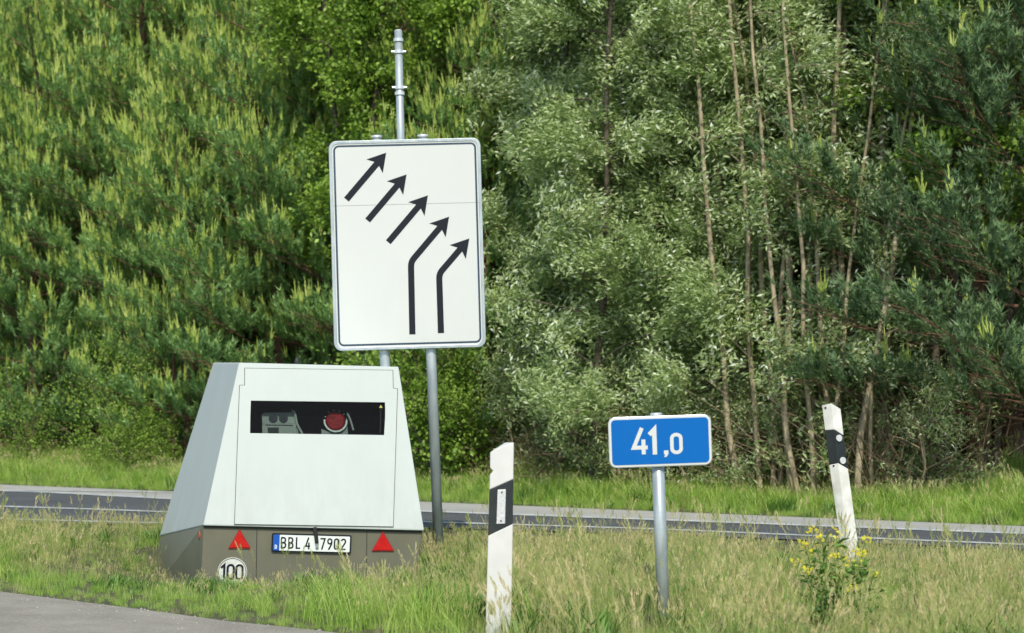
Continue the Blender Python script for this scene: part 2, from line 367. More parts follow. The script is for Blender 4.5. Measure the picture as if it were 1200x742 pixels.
# interior box
ib = MB(); q0 = [rear.P(*grow(gw, .02*sg)[i], -.012) for i in range(4)]; q1 = [p_-rear.n*.42 for p_ in q0]
ib.add(q0+q1, [(0, 1, 5, 4), (1, 2, 6, 5), (2, 3, 7, 6), (3, 0, 4, 7), (4, 5, 6, 7)]); ib.build('camera_bay', 'dark', tr_)
def q(px, py, h=0): a, b = rear.at(px, py); return (a, b)
DI = -.10
# camera unit: upper housing with two lenses, lower radar box with a dark display
cu = MB(); rear.prism(cu, [q(*p) for p in ((309, 505), (307, 480), (311, 477.5), (344, 477.5), (348, 482), (352, 505))], DI-.14, DI-.02); cuo = cu.build('camera_unit', 'device', tr_, bevel=.004)
for lx in (321, 333):
    mb = MB(); c_ = q(lx, 484.5); rear.prism(mb, arc(*c_, .030, .030, 0, 345, 20), DI-.025, DI-.010); mb.build('lens', 'lens', cuo)
cb = MB(); rear.prism(cb, [q(*p) for p in ((308, 507), (307.5, 494), (311, 491.5), (348, 492), (349, 507.5))], DI-.1, DI+.012); cbo = cb.build('radar_box', 'device', tr_, bevel=.003)
mb = MB(); rear.prism(mb, [q(*p) for p in ((315, 506), (314, 497), (327.5, 497), (327.5, 506))], DI+.004, DI+.014); mb.build('display', 'seal_and_shade', cbo)
mb = MB(); rear.ribbon(mb, [q(311.5, 494), (q(344, 494.5))], .007, DI+.004, DI+.0135); mb.build('slot', 'seal_and_shade', cbo)
mb = MB(); rear.ribbon(mb, [q(*p) for p in ((343, 476), (346.5, 479), (349, 492), (356, 505))], .014, DI-.05, DI+.0); mb.build('bracket', 'device', tr_)
mb = MB(); rear.prism(mb, [q(*p) for p in ((378, 504), (378, 497), (385, 500), (402, 500), (408.5, 491), (409.5, 504.5))], DI-.05, DI-.02); mb.build('lamp_mount', 'device', tr_)
c_ = q(394.5, 488.5)
mb = MB(); rear.prism(mb, arc(*c_, .066, .066, 0, 352, 30), DI-.12, DI+.002); fl = mb.build('flash_lamp', 'flashred', tr_, bevel=.012)
mb = MB(); rear.ribbon(mb, arc(*c_, .075, .075, 175, 365, 22), .011, DI-.012, DI+.002); mb.build('lamp_ring', 'steel_light', fl)
for k in range(12):
    a = R(k*30+10); mb = MB(); rear.prism(mb, arc(c_[0]+.074*math.cos(a), c_[1]+.074*math.sin(a), .0035, .0035, 0, 300, 5), DI, DI+.004); mb.build('bolt', 'steel_light', fl)
mb = MB(); rear.ribbon(mb, [q(*p) for p in ((408, 479), (412, 488), (415.5, 500))], .012, DI-.03, DI+.01); mb.build('bracket', 'device', tr_)
mb = MB(); rear.ribbon(mb, [q(446.5, 476), q(445.8, 507)], .010, -.03, -.012); mb.build('edge_strip', 'blackband', tr_)
mb = MB(); rear.prism(mb, [q(*p) for p in ((444.3, 478), (448.3, 478), (446.3, 474.5))], -.0018, -.0008); mb.build('sticker', 'yellow', tr_)
# skirt, set in a little under the shell, runs down into the grass
gz = -.34
sTL, sTR = PX(238.5, 617, 13.43), PX(495, 622.5, 13.65)
sk = Plane(sTL+Vector((0, 0, 0)), sTR-sTL, Vector((0, -.08, 1)))
c0, c1 = sk.at(238.5, 614), sk.at(495.5, 620)
b0, b1 = sk.at(234, 712), sk.at(482, 712)
fl0, fl1 = fBL+Vector((.012, -.01, .01)), fBR+Vector((-.01, 0, .01))
g0 = PX(172, 690, 15.65); g1 = fl1+Vector((-.05, 0, -.5)); g0.z = g1.z = min(g0.z, g1.z)
vs = [sk.P(*c0), sk.P(*c1), sk.P(*b1), sk.P(*b0), fl0, fl1, g1, g0]
MB().add(vs, [(0, 1, 2, 3), (0, 3, 7, 4), (1, 5, 6, 2), (4, 7, 6, 5), (0, 4, 5, 1), (3, 2, 6, 7)]).build('skirt', 'grey_body', tr_, bevel=.006)
mb = MB()
a0, a1 = sk.at(238.8, 618), sk.at(495, 624)
sk.prism(mb, [a0, a1, (a1[0], a1[1]+.022), (a0[0], a0[1]+.022)], .002, .010); mb.build('lip_shadow', 'seal_and_shade', tr_)  # black strip painted in as the shadow under the shell's lower edge
# strip on the left flank: the dark of a recess painted as a black band
for sx_ in (301, 430):
    mb = MB(); sk.ribbon(mb, [sk.at(sx_, 621), sk.at(sx_-1, 700)], .004, .0005, .0025); mb.build('panel_seam', 'seal_and_shade', tr_)
lf = Plane(sk.P(*c0), sk.P(*c0)-fl0, Vector((0, 0, 1)))
mb = MB(); lf.ribbon(mb, [lf.at(234, 624.5), lf.at(215, 631), lf.at(197, 638), lf.at(192, 651)], .02, .001, .006); mb.build('recess_shade', 'seal_and_shade', tr_)
# warning triangles
for cx, cy in ((280.7, 632), (448.7, 635)):
    T = [sk.at(cx-13.3, cy+10.7), sk.at(cx+13.3, cy+10.7), sk.at(cx, cy-12.5)]
    mb = MB(); sk.prism(mb, T, .004, .010); wt = mb.build('warning_triangle', 'redrim', tr_, bevel=.002)
    mb = MB(); cc = (sum(a for a, b in T)/3, sum(b for a, b in T)/3)
    sk.prism(mb, [(cc[0]+(a-cc[0])*.82, cc[1]+(b-cc[1])*.82) for a, b in T], .0095, .0125); mb.build('reflector', 'red', wt, bevel=.0015)
# number plate
x0, y1 = sk.at(318.5, 624.5); x1, y0 = sk.at(411, 646)
y0 = sk.at(318.5, 646)[1]
pl = Plane(sk.P(x0, y0), sk.P(*sk.at(411, 648.4))-sk.P(*sk.at(318.5, 646)), sk.v)
PW = x1-x0; PHt = y1-y0
mb = MB(); pl.prism(mb, rrect(0, 0, PW, PHt, .012), .004, .016); npo = mb.build('number_plate', 'black', tr_, bevel=.002)
mb = MB(); pl.prism(mb, rrect(.010, .009, PW-.010, PHt-.009, .006), .0155, .0175); mb.build('plate_face', 'platewhite', npo)
mb = MB(); pl.prism(mb, [(.010, .009), (.052, .009), (.052, PHt-.009), (.010, PHt-.009)], .0172, .0188); mb.build('country_band', 'eublue', npo)
mb = MB(); glyph(pl, mb, 'D', .022, .020, .026, .005, .0186, .0202); mb.build('lettering', 'platewhite', npo)
mb = MB(); hh = PHt-.044; yb = .022
kx = PW/97.0                                # plate width in close-up units
for ch, ux, sx in (('B', 11.2, .86), ('B', 20.2, .86), ('L', 29.6, .86), ('4', 41.2, .78), ('7', 59.5, .95), ('9', 68.3, .9), ('0', 76.7, .9), ('2', 85.2, .9)):
    glyph(pl, mb, ch, ux*kx*.985+.001, yb, hh, .0098, .0172, .0188, sx)
mb.build('lettering', 'black', npo)
mb = MB(); sk.prism(mb, [sk.at(*p) for p in ((370.7, 635), (373, 635.5), (372.2, 640.3), (370.3, 640.3), (369, 637))], .019, .034)
mb = MB(); sk.ribbon(mb, [sk.at(368.6, 617), sk.at(370.2, 628), sk.at(371.0, 636)], .025, .018, .036); la = mb.build('latch', 'blackband', tr_, bevel=.004)
mb = MB(); sk.ribbon(mb, [sk.at(371.0, 635.5), sk.at(371.3, 642)], .021, .018, .030); mb.build('latch_tip', 'steel', la, bevel=.003)
# speed disc "100"
c_ = sk.at(272.3, 670.3); rr = 17.3*13.42/F
mb = MB(); sk.prism(mb, arc(*c_, rr, rr, 0, 352, 44), .001, .004); sdc = mb.build('speed_disc', 'discwhite', tr_)
mb = MB(); sk.ribbon(mb, arc(*c_, rr*.93, rr*.93, 0, 352, 44), .004, .0038, .005, True); mb.build('disc_rim', 'blackband', sdc)
mb = MB(); hg = .108; xx = c_[0]-.080
for ch in '100': xx += glyph(sk, mb, ch, xx, c_[1]-hg/2, hg, .0145, .0038, .0052, .98)+.004
mb.build('lettering', 'black', sdc)
# side marker, roof antenna
c_ = lf.at(235, 627.5); mb = MB(); lf.prism(mb, arc(*c_, .030, .030, 0, 345, 14), .001, .012); mb.build('side_marker', 'orange', tr_, bevel=.008)
ap = PX(348, 426, 14.3); mb = MB(); mb.tube([ap-Vector((0, 0, .03)), ap+Vector((0, 0, .02)), ap+Vector((0, 0, .045))], [.02, .017, .007], 10); mb.build('antenna', 'seal_and_shade', tr_, smooth=True)
# roof hinge covers under the rear edge
# ------------------------------------------------------------------ big lane sign
D = 15.2
tl, tr2, bl, br = PX(384.3, 167, D), PX(562.3, 163.2, D), PX(393.5, 410.5, D), PX(569.3, 404.5, D)
ctr = (tl+tr2+bl+br)/4; uu = ((tr2-tl)+(br-bl)).normalized(); vv = ((tl-bl)+(tr2-br)).normalized()
sp = Plane(ctr, uu+Vector((0, .03, 0)), vv)
sg_ = thing('lane_sign', 'large white road sign with five black lane arrows on grey posts behind the trailer', 'road sign', (-.55, 15.25, -.1))
W2, H2 = .557, .772
mb = MB(); sp.prism(mb, rrect(-W2, -H2, W2, H2, .055), -.022, -.006); mb.build('back_plate', 'steel', sg_)
mb = MB(); sp.ring(mb, rrect(-W2-.006, -H2-.006, W2+.006, H2+.006, .058), rrect(-W2+.018, -H2+.018, W2-.018, H2-.018, .045), -.025, .006); mb.build('frame', 'steel', sg_, bevel=.004)
ys_ = sp.at(475, 239.5)[1]
a, b_ = W2-.017, H2-.017
top = [(a, ys_+.0012)]+arc(a-.045, b_-.045, .045, .045, 0, 90, 5)+arc(-a+.045, b_-.045, .045, .045, 90, 180, 5)+[(-a, ys_+.0012)]
bot = [(-a, ys_-.0012)]+arc(-a+.045, -b_+.045, .045, .045, 180, 270, 5)+arc(a-.045, -b_+.045, .045, .045, 270, 360, 5)+[(a, ys_-.0012)]
mb = MB(); sp.prism(mb, top, -.005, .001); mb.build('sign_panel', 'signwhite', sg_)
mb = MB(); sp.prism(mb, bot, -.005, .001); mb.build('sign_panel', 'signwhite', sg_)
mb = MB(); sp.ribbon(mb, rrect(-W2+.034, -H2+.034, W2-.034, H2-.034, .034), .014, .0008, .002, True); mb.build('border_line', 'signline', sg_)
def arrow(tail, tip, bend=None):
    mb = MB(); T = Vector(sp.at(*tip)); A = Vector(sp.at(*tail)); B = Vector(sp.at(*bend)) if bend else A
    d = (T-B).normalized(); n = Vector((-d.y, d.x)); e = T-d*.095
    pts = [tuple(A)]
    if bend:
        d0 = (B-A).normalized()
        for k in range(5):
            s_ = k/4; p0 = B-d0*.035; p2 = B+d*.035; pts.append(tuple(p0*(1-s_)**2+B*2*s_*(1-s_)+p2*s_*s_))
    pts.append(tuple(e))
    sp.ribbon(mb, pts, .046, .0008, .0022)
    hb = T-d*.133
    sp.prism(mb, [tuple(T), tuple(hb+n*.079), tuple(T-d*.108+n*.02), tuple(T-d*.108-n*.02), tuple(hb-n*.079)], .0006, .0026)
    mb.build('arrow', 'black', sg_)
arrow((406, 234), (452.6, 179)); arrow((430.8, 258.5), (476.5, 204.5)); arrow((455, 284), (501.5, 229))
arrow((483.3, 392), (526.3, 254), (481.6, 307)); arrow((516.8, 390.5), (550, 279.5), (514.6, 321))
def postline(px0, py0, px1, py1, d, off): 
    return [PX(px0, py0, d)+Vector((0, off, 0)), PX(px1, py1, d)+Vector((0, off, 0))]
for (x0_, y0_, x1_, y1_) in ((440.8, 160, 458.5, 640), (495, 159, 513.5, 640)):
    p0, p1 = postline(x0_, y0_, x1_, y1_, D, .065); p1 = p1+(p1-p0).normalized()*.22
    mb = MB(); mb.tube([p1, p0], .038, 18); po = mb.build('post', 'steel', sg_, smooth=True)
    mb = MB(); dd = (p0-p1).normalized(); mb.tube([p0-dd*.008, p0+dd*.012, p0+dd*.016], [.042, .042, .034], 18); mb.build('cap', 'steel_light', po, smooth=True)
    for fr_ in (.25, .8):
        zc = p0+(p1-p0)*.52*fr_; mb = MB(); mb.tube([zc-dd*.02, zc+dd*.02], .043, 14); mb.build('clamp', 'steel_light', po)
p0, p1 = PX(466, 34, D)+Vector((0, .075, 0)), PX(472.5, 300, D)+Vector((0, .075, 0))
mb = MB(); mb.tube([p1, p0], .0285, 18); ms_ = mb.build('mast', 'steel', sg_, smooth=True); dd = (p0-p1).normalized()
for py in (45, 59, 101, 108):
    pc = p0+(p1-p0)*((py-34)/266.); mb = MB(); mb.tube([pc-dd*.012, pc+dd*.012], .037, 14)
    if py in (59, 101): mb.tube([pc+Vector((-.055, -.01, 0)), pc+Vector((.055, -.01, 0))], .009, 8)
    mb.build('clamp', 'steel_light', ms_)
mb = MB(); mb.tube([p0-dd*.003, p0+dd*.006], [.028, .026], 12); mb.build('cap', 'steel_light', ms_)
# cross rails that carry the sign plate
for yy_ in (-.55, .5):
    mb = MB(); sp.prism(mb, [(-W2+.06, yy_-.02), (W2-.06, yy_-.02), (W2-.06, yy_+.02), (-W2+.06, yy_+.02)], -.045, -.023); mb.build('cross_rail', 'steel', sg_)

# ------------------------------------------------------------------ kilometre sign
D2 = 9.95
c_ = PX(773.7, 517.2, D2); ks = Plane(c_, Vector((1, .03, .033)), Vector((-.03, 0, 1)))
kt = thing('kilometre_sign', 'small blue sign reading 41,0 in white, on a single grey steel post', 'road sign', (.75, 9.97, 0))
kw, kh = .2505, .1235
mb = MB(); ks.prism(mb, rrect(-kw, -kh, kw, kh, .036), -.016, 0); mb.build('back_plate', 'steel_light', kt, bevel=.003)
mb = MB(); ks.prism(mb, rrect(-kw+.004, -kh+.004, kw-.004, kh-.004, .032), -.001, .0015); mb.build('white_border', 'signwhite', kt)
mb = MB(); ks.prism(mb, rrect(-kw+.0135, -kh+.0135, kw-.0135, kh-.0135, .020), .0012, .0028); mb.build('sign_panel', 'signblue', kt)
def kd(px, py): return ks.at(px, py)
s_ = D2/F
for ch, px, py, h_, sx, wd in (('4', 740.5, 533.0, 31.0, 1.12, 4.6), ('1', 760.0, 533.0, 31.5, .95, 5.2), ('0', 786.0, 532.2, 24.4, 1.15, 4.1)):
    mb = MB(); x_, y_ = kd(px, py); glyph(ks, mb, ch, x_, y_, h_*s_, wd*s_, .0024, .004, sx); mb.build('digit', 'signwhite', kt)
mb = MB(); ks.prism(mb, [kd(*p) for p in ((778, 528), (783.2, 527.8), (783.2, 532), (781, 535.6), (778.2, 535.6), (779.8, 532.6), (778, 532.6))], .0024, .004); mb.build('comma', 'signwhite', kt)
p0, p1 = PX(769.8, 486.2, D2)+Vector((0, .05, 0)), PX(779.5, 748, D2)+Vector((0, .05, 0)); p1 += (p1-p0).normalized()*.12
mb = MB(); mb.tube([p1, p0], .0305, 20); po = mb.build('post', 'steel', kt, smooth=True)
dd = (p0-p1).normalized(); mb = MB(); mb.tube([p0-dd*.004, p0+dd*.006, p0+dd*.01], [.031, .03, .02], 16); mb.build('cap', 'steel_light', po, smooth=True)
for yy_ in (-.07, .07):
    mb = MB(); zc = ks.P(-.0, yy_)+Vector((0, .05, 0)); mb.tube([zc-dd*.015, zc+dd*.015], .036, 14); mb.build('clamp', 'steel_light', po)

# ------------------------------------------------------------------ delineator posts
# section of a plastic roadside post (mm), front edge flat, back rounded
def post_front():
    d = 9.8
    t0 = thing('delineator_post', 'notched white roadside post with slanted black band and upright reflector, left of the blue sign', 'delineator post', (-.06, 9.85, 0), 'roadside delineator posts')
    P = Plane(PX(586, 640, d), Vector((1, .02, 0)), Vector((.012, 0, 1)))
    def body(name, loop_px, mat, dn=(-.10, 0), grow_=0):
        mb = MB(); L = [P.at(*p) for p in loop_px]; k = len(L)
        # hollow-looking body: front face plus a back that narrows and rounds
        cx = sum(a for a, b in L)/k
        f_ = [P.P(a, b, 0) for a, b in L]; m1 = [P.P(cx+(a-cx)*1.0, b, -.02) for a, b in L]; m2 = [P.P(cx+(a-cx)*.55, b, -.085) for a, b in L]
        vs = f_+m1+m2; fs = [tuple(range(k)), tuple(range(2*k, 3*k))[::-1]]
        for o_ in (0, k): fs += [(o_+i, o_+(i+1) % k, o_+k+(i+1) % k, o_+k+i) for i in range(k)]
        mb.add(vs, fs); return mb.build(name, mat, t0, bevel=.004)
    body('upper_body', [(573.6, 574), (574.2, 556.5), (578, 552.2), (574.3, 548.5), (574.4, 530.5), (580, 526.5), (596, 520), (602.2, 518.6), (601.6, 561.5)], 'white_dirty')
    body('band', [(573.6, 574), (601.6, 561.5), (601, 614), (572, 628)], 'blackband')
    body('lower_body', [(572, 628), (601, 614), (598.6, 758), (568.5, 758)], 'white_dirty')
    mb = MB(); P.prism(mb, [P.at(*p) for p in ((583.2, 574), (592.8, 573.4), (591.8, 613.6), (581.8, 614))], .0005, .006); rf = mb.build('reflector', 'reflector', t0, bevel=.0015)
    for s in ((588, 577), (587, 610.5)):
        mb = MB(); P.prism(mb, arc(*P.at(*s), .0045, .0045, 0, 320, 8), .0058, .008); mb.build('screw', 'blackband', rf)
post_front()
def post_back():
    d = 14.0
    t0 = thing('delineator_post', 'leaning white plastic roadside post with two round reflectors, at the right behind the yellow flowers', 'delineator post', (2.35, 14, 0), 'roadside delineator posts')
    # the two visible faces meet in a vertical ridge
    def P3(px, py, dd): return PX(px, py, d+dd)
    def seg(name, rows, mat):
        # rows: (left, ridge, right) photo points, top row first
        mb = MB(); vs = []
        for (l, r_, g_) in rows:
            a = P3(*l, .035); b = P3(*r_, 0); c = P3(*g_, .03); e = (a+c)/2+Vector((.01, .09, 0)); vs += [a, b, c, e]
        n = len(rows); fs = [(0, 1, 2, 3), tuple((n-1)*4+i for i in (3, 2, 1, 0))]
        for i in range(n-1):
            for k in range(4): fs.append((i*4+k, (i+1)*4+k, (i+1)*4+(k+1) % 4, i*4+(k+1) % 4))
        mb.add(vs, fs); return mb.build(name, mat, t0, bevel=.004)
    A = ((963.0, 475.0), (974.5, 472.5), (985.3, 479.5)); Bq = ((966.6, 504.3), (978, 503.3), (988.8, 510.5))
    C = ((971.5, 545.0), (982.5, 542.5), (994.0, 549.5)); Dq = ((989, 665), (998, 668), (1009, 662))
    seg('upper_body', (A, Bq), 'white_old'); bd = seg('band', (Bq, C), 'blackband'); seg('lower_body', (C, Dq), 'white_old')
    b_, c2 = P3(974.5, 472.5, 0), P3(985.3, 479.5, .03); up = P3(974.5, 472.5, 0)-P3(998, 668, 0)
    P = Plane(b_, c2-b_, up)
    for s in ((982.8, 513.6), (987.2, 539.8)):
        cc = P.at(*s); mb = MB(); P.prism(mb, arc(*cc, .024, .024, 0, 345, 20), .0015, .010); rf = mb.build('reflector', 'reflector', bd, bevel=.002)
    L = Plane(P3(963, 475, .035), b_-P3(963, 475, .035), up)
    for s in ((967.5, 478), (977, 546)):
        cc = L.at(*s); mb = MB(); L.prism(mb, arc(*cc, .007, .007, 0, 320, 8), .0005, .004); mb.build('screw', 'blackband', t0)
post_back()

# ------------------------------------------------------------------ foliage generators
def unit(v): return v/np.maximum(np.linalg.norm(v, axis=-1, keepdims=True), 1e-9)
def leaf_quads(rng, pos, d, ln, wd, droop=0.0):
    """folded leaf, 4 verts 2 tris: base, side, tip, side"""
    n = len(pos); d = unit(d); r = rng.normal(size=(n, 3))+np.array([0, 0, 1.1]); s = unit(np.cross(d, r)); nn = np.cross(s, d)
    ln = np.broadcast_to(ln, (n,))[:, None]; wd = np.broadcast_to(wd, (n,))[:, None]
    v = np.stack([pos, pos+d*ln*.45+s*wd*.5+nn*wd*.15, pos+d*ln-nn*ln*droop, pos+d*ln*.45-s*wd*.5+nn*wd*.15], 1)
    b = np.arange(n)[:, None]*4
    return v.reshape(-1, 3), np.concatenate([b+[0, 1, 2], b+[0, 2, 3]], 0)
def frames(d):
    d = unit(d); h = np.where(np.abs(d[:, 2:3]) < .95, np.array([[0, 0, 1.]]), np.array([[1., 0, 0]]))
    a = unit(np.cross(d, h)); b = np.cross(d, a); return a, b, d
def shoot_template(rng, n_needle, blen, nlen, cand, clen):
    """needle brush along +Z and a pale candle at its tip; triangles"""
    V = []; T = []; mt = []
    for i in range(n_needle):
        h = blen*rng.random()**.8; a = rng.random()*6.283; el = rng.uniform(.5, 1.05)
        d = np.array([math.cos(a)*math.sin(el), math.sin(a)*math.sin(el), math.cos(el)]); l = nlen*rng.uniform(.7, 1.15)
        s = np.array([-math.sin(a), math.cos(a), 0])*.0075; p = np.array([0, 0, h])
        V += [p-s, p+s, p+d*l]; T.append(rng.random()); mt.append(0)
    if cand:
        for j in range(cand):
            a0 = rng.random()*6.28; tx, ty = (0, 0) if j == 0 else (.32*math.cos(a0), .32*math.sin(a0))
            L = clen*(1 if j == 0 else rng.uniform(.4, .75)); ax = unit(np.array([tx, ty, 1.])); b0 = np.array([0, 0, blen*.93])
            tv = rng.uniform(.3, 1)
            a_, b__, _ = (q[0] for q in frames(ax[None])); r0 = .013
            ring = [b0+ax*L*.12+(a_*math.cos(k*2.094)+b__*math.sin(k*2.094))*r0 for k in range(3)]; tipp = b0+ax*L
            for k in range(3): V += [ring[k], ring[(k+1) % 3], tipp]; T.append(tv); mt.append(1)
            for i in range(12 if j == 0 else 8):
                h = L*rng.uniform(.05, .9); a = rng.random()*6.283
                d = unit(ax+.5*(a_*math.cos(a)+b__*math.sin(a))); p = b0+ax*h; s = np.cross(d, ax); s = s/max(np.linalg.norm(s), 1e-6)*.006
                V += [p-s, p+s, p+d*.042]; T.append(tv); mt.append(1)
    return np.array(V), np.array(T), np.array(mt)
def instance_templates(rng, temps, pos, ax, scale, tintoff):
    Vs = []; Ts = []; Ms = []
    pick = rng.integers(0, len(temps), len(pos))
    for k, (v, t, m) in enumerate(temps):
        sel = pick == k
        if not sel.any(): continue
        a, b, c = frames(ax[sel]); n = sel.sum(); an = rng.random(n)*6.283
        a2 = a*np.cos(an)[:, None]+b*np.sin(an)[:, None]; b2 = np.cross(c, a2)
        w_ = pos[sel][:, None, :]+scale[sel][:, None, None]*(v[None, :, 0:1]*a2[:, None, :]+v[None, :, 1:2]*b2[:, None, :]+v[None, :, 2:3]*c[:, None, :])
        Vs.append(w_.reshape(-1, 3)); Ts.append(np.repeat(np.clip(t[None, :]*.55+tintoff[sel][:, None], 0, 1).reshape(-1), 3)); Ms.append(np.tile(m, n))
    return np.concatenate(Vs), np.concatenate(Ts), np.concatenate(Ms)
class Wood:
    def __init__(s): s.v = []; s.f = []; s.n = 0
    def limb(s, pts, r0, r1, k=5):
        pts = np.asarray(pts, float); m_ = len(pts); d = np.gradient(pts, axis=0); a, b, _ = frames(d+1e-6)
        rr = np.linspace(r0, r1, m_)[:, None, None]; an = np.arange(k)*2*math.pi/k
        ring = pts[:, None, :]+rr*(a[:, None, :]*np.cos(an)[None, :, None]+b[:, None, :]*np.sin(an)[None, :, None])
        s.v.append(ring.reshape(-1, 3)); i = np.arange(m_-1)[:, None]*k; j = np.arange(k)[None, :]; j2 = (j+1) % k
        s.f.append((np.stack([i+j, i+j2, i+k+j2, i+k+j], -1).reshape(-1, 4))+s.n); s.n += m_*k
    def get(s): return np.concatenate(s.v), np.concatenate(s.f)
def pine(seed, Ht, rad, zlow=.25, cand=.8, whorl=.60, dens=1.0, fade=True):
    rng = np.random.default_rng(seed); wd = Wood()
    tz = np.linspace(0, Ht, 9); wob = np.cumsum(rng.normal(0, .03, (9, 2)), 0)
    trunk = np.column_stack([wob, tz]); wd.limb(trunk, .07+Ht*.009, .012, 8)
    S = []; A = []; Tn = []; Cd = []
    z = zlow
    while z < Ht-.15:
        f = (z-zlow)/(Ht-zlow); L = rad*(1-f)**.62*(.75+.25*min(1, f*5))+.15
        nb = int(6+rng.integers(0, 3)); a0 = rng.random()*6.28
        for k in range(nb):
            a = a0+k*6.283/nb+rng.normal(0, .22); l = L*rng.uniform(.72, 1.12); zz = z+rng.normal(0, .1)
            base = np.array([np.interp(zz, tz, wob[:, 0]), np.interp(zz, tz, wob[:, 1]), zz]); hd = np.array([math.cos(a), math.sin(a), 0])
            up = rng.uniform(.12, .35)+.5*f; m_ = 6; s_ = np.linspace(0, 1, m_)
            pts = base+hd*(l*s_)[:, None]+np.array([0, 0, 1.])*(l*(up*s_*.4+up*s_**2.2*.7))[:, None]
            wd.limb(pts, .008+.007*l, .003, 4)
            side = np.array([-hd[1], hd[0], 0]); nt_ = int(max(3, l*10.5*dens))
            for j in range(nt_):
                s = .30+.70*((j+rng.random())/nt_)**.8; p = base+hd*l*s+np.array([0, 0, 1.])*l*(up*s*.4+up*s**2.2*.7)
                tl = (l*.42*(1-s*.6)+.08)*rng.uniform(.5, 1.1); sg = 1 if j % 2 else -1
                td = unit(hd*rng.uniform(.4, .9)+side*sg*rng.uniform(.4, 1)+np.array([0, 0, rng.uniform(.05, .5)]))
                ns = max(1, int(tl/.11*dens))
                if j % 2 == 0 and tl > .25: wd.limb(np.array([p, p+td*tl]), .006, .003, 3)
                for q_ in range(ns):
                    u_ = (q_+1)/ns; pp = p+td*tl*u_+rng.normal(0, .035, 3)+np.array([0, 0, .10*u_*tl])
                    S.append(pp); A.append(unit(td*.55+hd*.25+np.array([0, 0, rng.uniform(.5, 1.3)])+rng.normal(0, .14, 3)))
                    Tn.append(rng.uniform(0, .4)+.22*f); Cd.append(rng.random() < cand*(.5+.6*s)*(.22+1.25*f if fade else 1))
            for q_ in range(2):
                S.append(pts[-1]+rng.normal(0, .02, 3)); A.append(unit(hd*.3+np.array([0, 0, 1.])+rng.normal(0, .1, 3))); Tn.append(.4); Cd.append(True)
        z += whorl*rng.uniform(.8, 1.2)
    for q_ in range(5): S.append(trunk[-1]+rng.normal(0, .04, 3)); A.append(np.array([rng.normal(0, .2), rng.normal(0, .2), 1.])); Tn.append(.4); Cd.append(True)
    S = np.array(S); A = np.array(A); Tn = np.array(Tn); Cd = np.array(Cd)
    t_old = [shoot_template(rng, 34, .21, .09, 0, 0) for _ in range(4)]
    t_new = [shoot_template(rng, 26, .19, .085, c_, l_) for c_, l_ in ((3, .20), (4, .25), (5, .27), (5, .30), (3, .16))]
    A[Cd] = unit(A[Cd]*.4+np.array([0, 0, 1.])); sc = rng.uniform(.8, 1.25, len(S))
    v1, t1, m1 = instance_templates(rng, t_old, S[~Cd], A[~Cd], sc[~Cd], Tn[~Cd])
    v2, t2, m2 = instance_templates(rng, t_new, S[Cd], A[Cd], sc[Cd], Tn[Cd])
    v = np.concatenate([v1, v2]); t = np.concatenate([t1, t2]); mm = np.concatenate([m1, m2])
    return wd.get(), (v, np.arange(len(v)).reshape(-1, 3), t, mm)
def broadleaf(seed, stems, limb_n, limb_len, twig_n, leaf_n, leaf_l, leaf_w, wind, z0=.15, stem_r=.06, silver=.2, tipbias=.4, spread=1.0, droop=.25):
    """stems: list of (base xy, top xyz) ; limbs, twigs and single leaves"""
    rng = np.random.default_rng(seed); wd = Wood(); LP = []; LD = []; LT = []
    wind = np.array(wind, float)
    for (bx, by), (tx, ty, tz) in stems:
        m_ = 9; s_ = np.linspace(0, 1, m_)[:, None]; b0 = np.array([bx, by, -.1]); t0 = np.array([tx, ty, tz])
        pts = b0+(t0-b0)*s_+np.cumsum(rng.normal(0, .05, (m_, 3))*[1, 1, .2], 0)*(s_ > 0)
        wd.limb(pts, stem_r*rng.uniform(.7, 1.2), stem_r*.35, 7)
        for k in range(limb_n):
            s = z0+(1-z0)*rng.random()**.85; i = min(m_-2, int(s*(m_-1))); fr = s*(m_-1)-i; p = pts[i]*(1-fr)+pts[i+1]*fr
            a = rng.random()*6.283; L = limb_len*rng.uniform(.45, 1.1)*(1-.45*s); hd = np.array([math.cos(a), math.sin(a), 0.])
            d = unit(hd+np.array([0, 0, rng.uniform(.25, 1.1)])); q_ = np.linspace(0, 1, 5)[:, None]
            lp = p+d*L*q_*spread+wind*.25*L*q_**2+np.array([0, 0, -droop*L])*q_**2
            wd.limb(lp, stem_r*.28, .005, 4)
            ct_ = rng.uniform(-.12, .12)
            for j in range(twig_n):
                s2 = tipbias+(1-tipbias)*rng.random(); b = p+d*L*s2*spread+wind*.25*L*s2**2+np.array([0, 0, -droop*L])*s2**2
                td = unit(d*.6+rng.normal(0, .65, 3)+wind*.7); tl = rng.uniform(.25, .6)
                if j % 3 == 0: wd.limb(np.array([b, b+td*tl*.6, b+td*tl+wind*.06]), .004, .002, 3)
                u_ = rng.random(leaf_n)**.8; jit = rng.normal(0, .055, (leaf_n, 3))
                LP.append(b+td*tl*u_[:, None]+jit+wind*.08*u_[:, None]); LD.append(td*.5+wind*.8+rng.normal(0, .55, (leaf_n, 3))); LT.append(rng.uniform(.1, .62, leaf_n)+ct_+(rng.random(leaf_n) < silver)*rng.uniform(.25, .5, leaf_n))
    LP = np.concatenate(LP); LD = np.concatenate(LD); LT = np.clip(np.concatenate(LT), 0, 1)
    n = len(LP); v, f = leaf_quads(rng, LP, LD, leaf_l*rng.uniform(.65, 1.2, n), leaf_w*rng.uniform(.7, 1.2, n), .12)
    return wd.get(), (v, f, np.repeat(LT, 4), None)
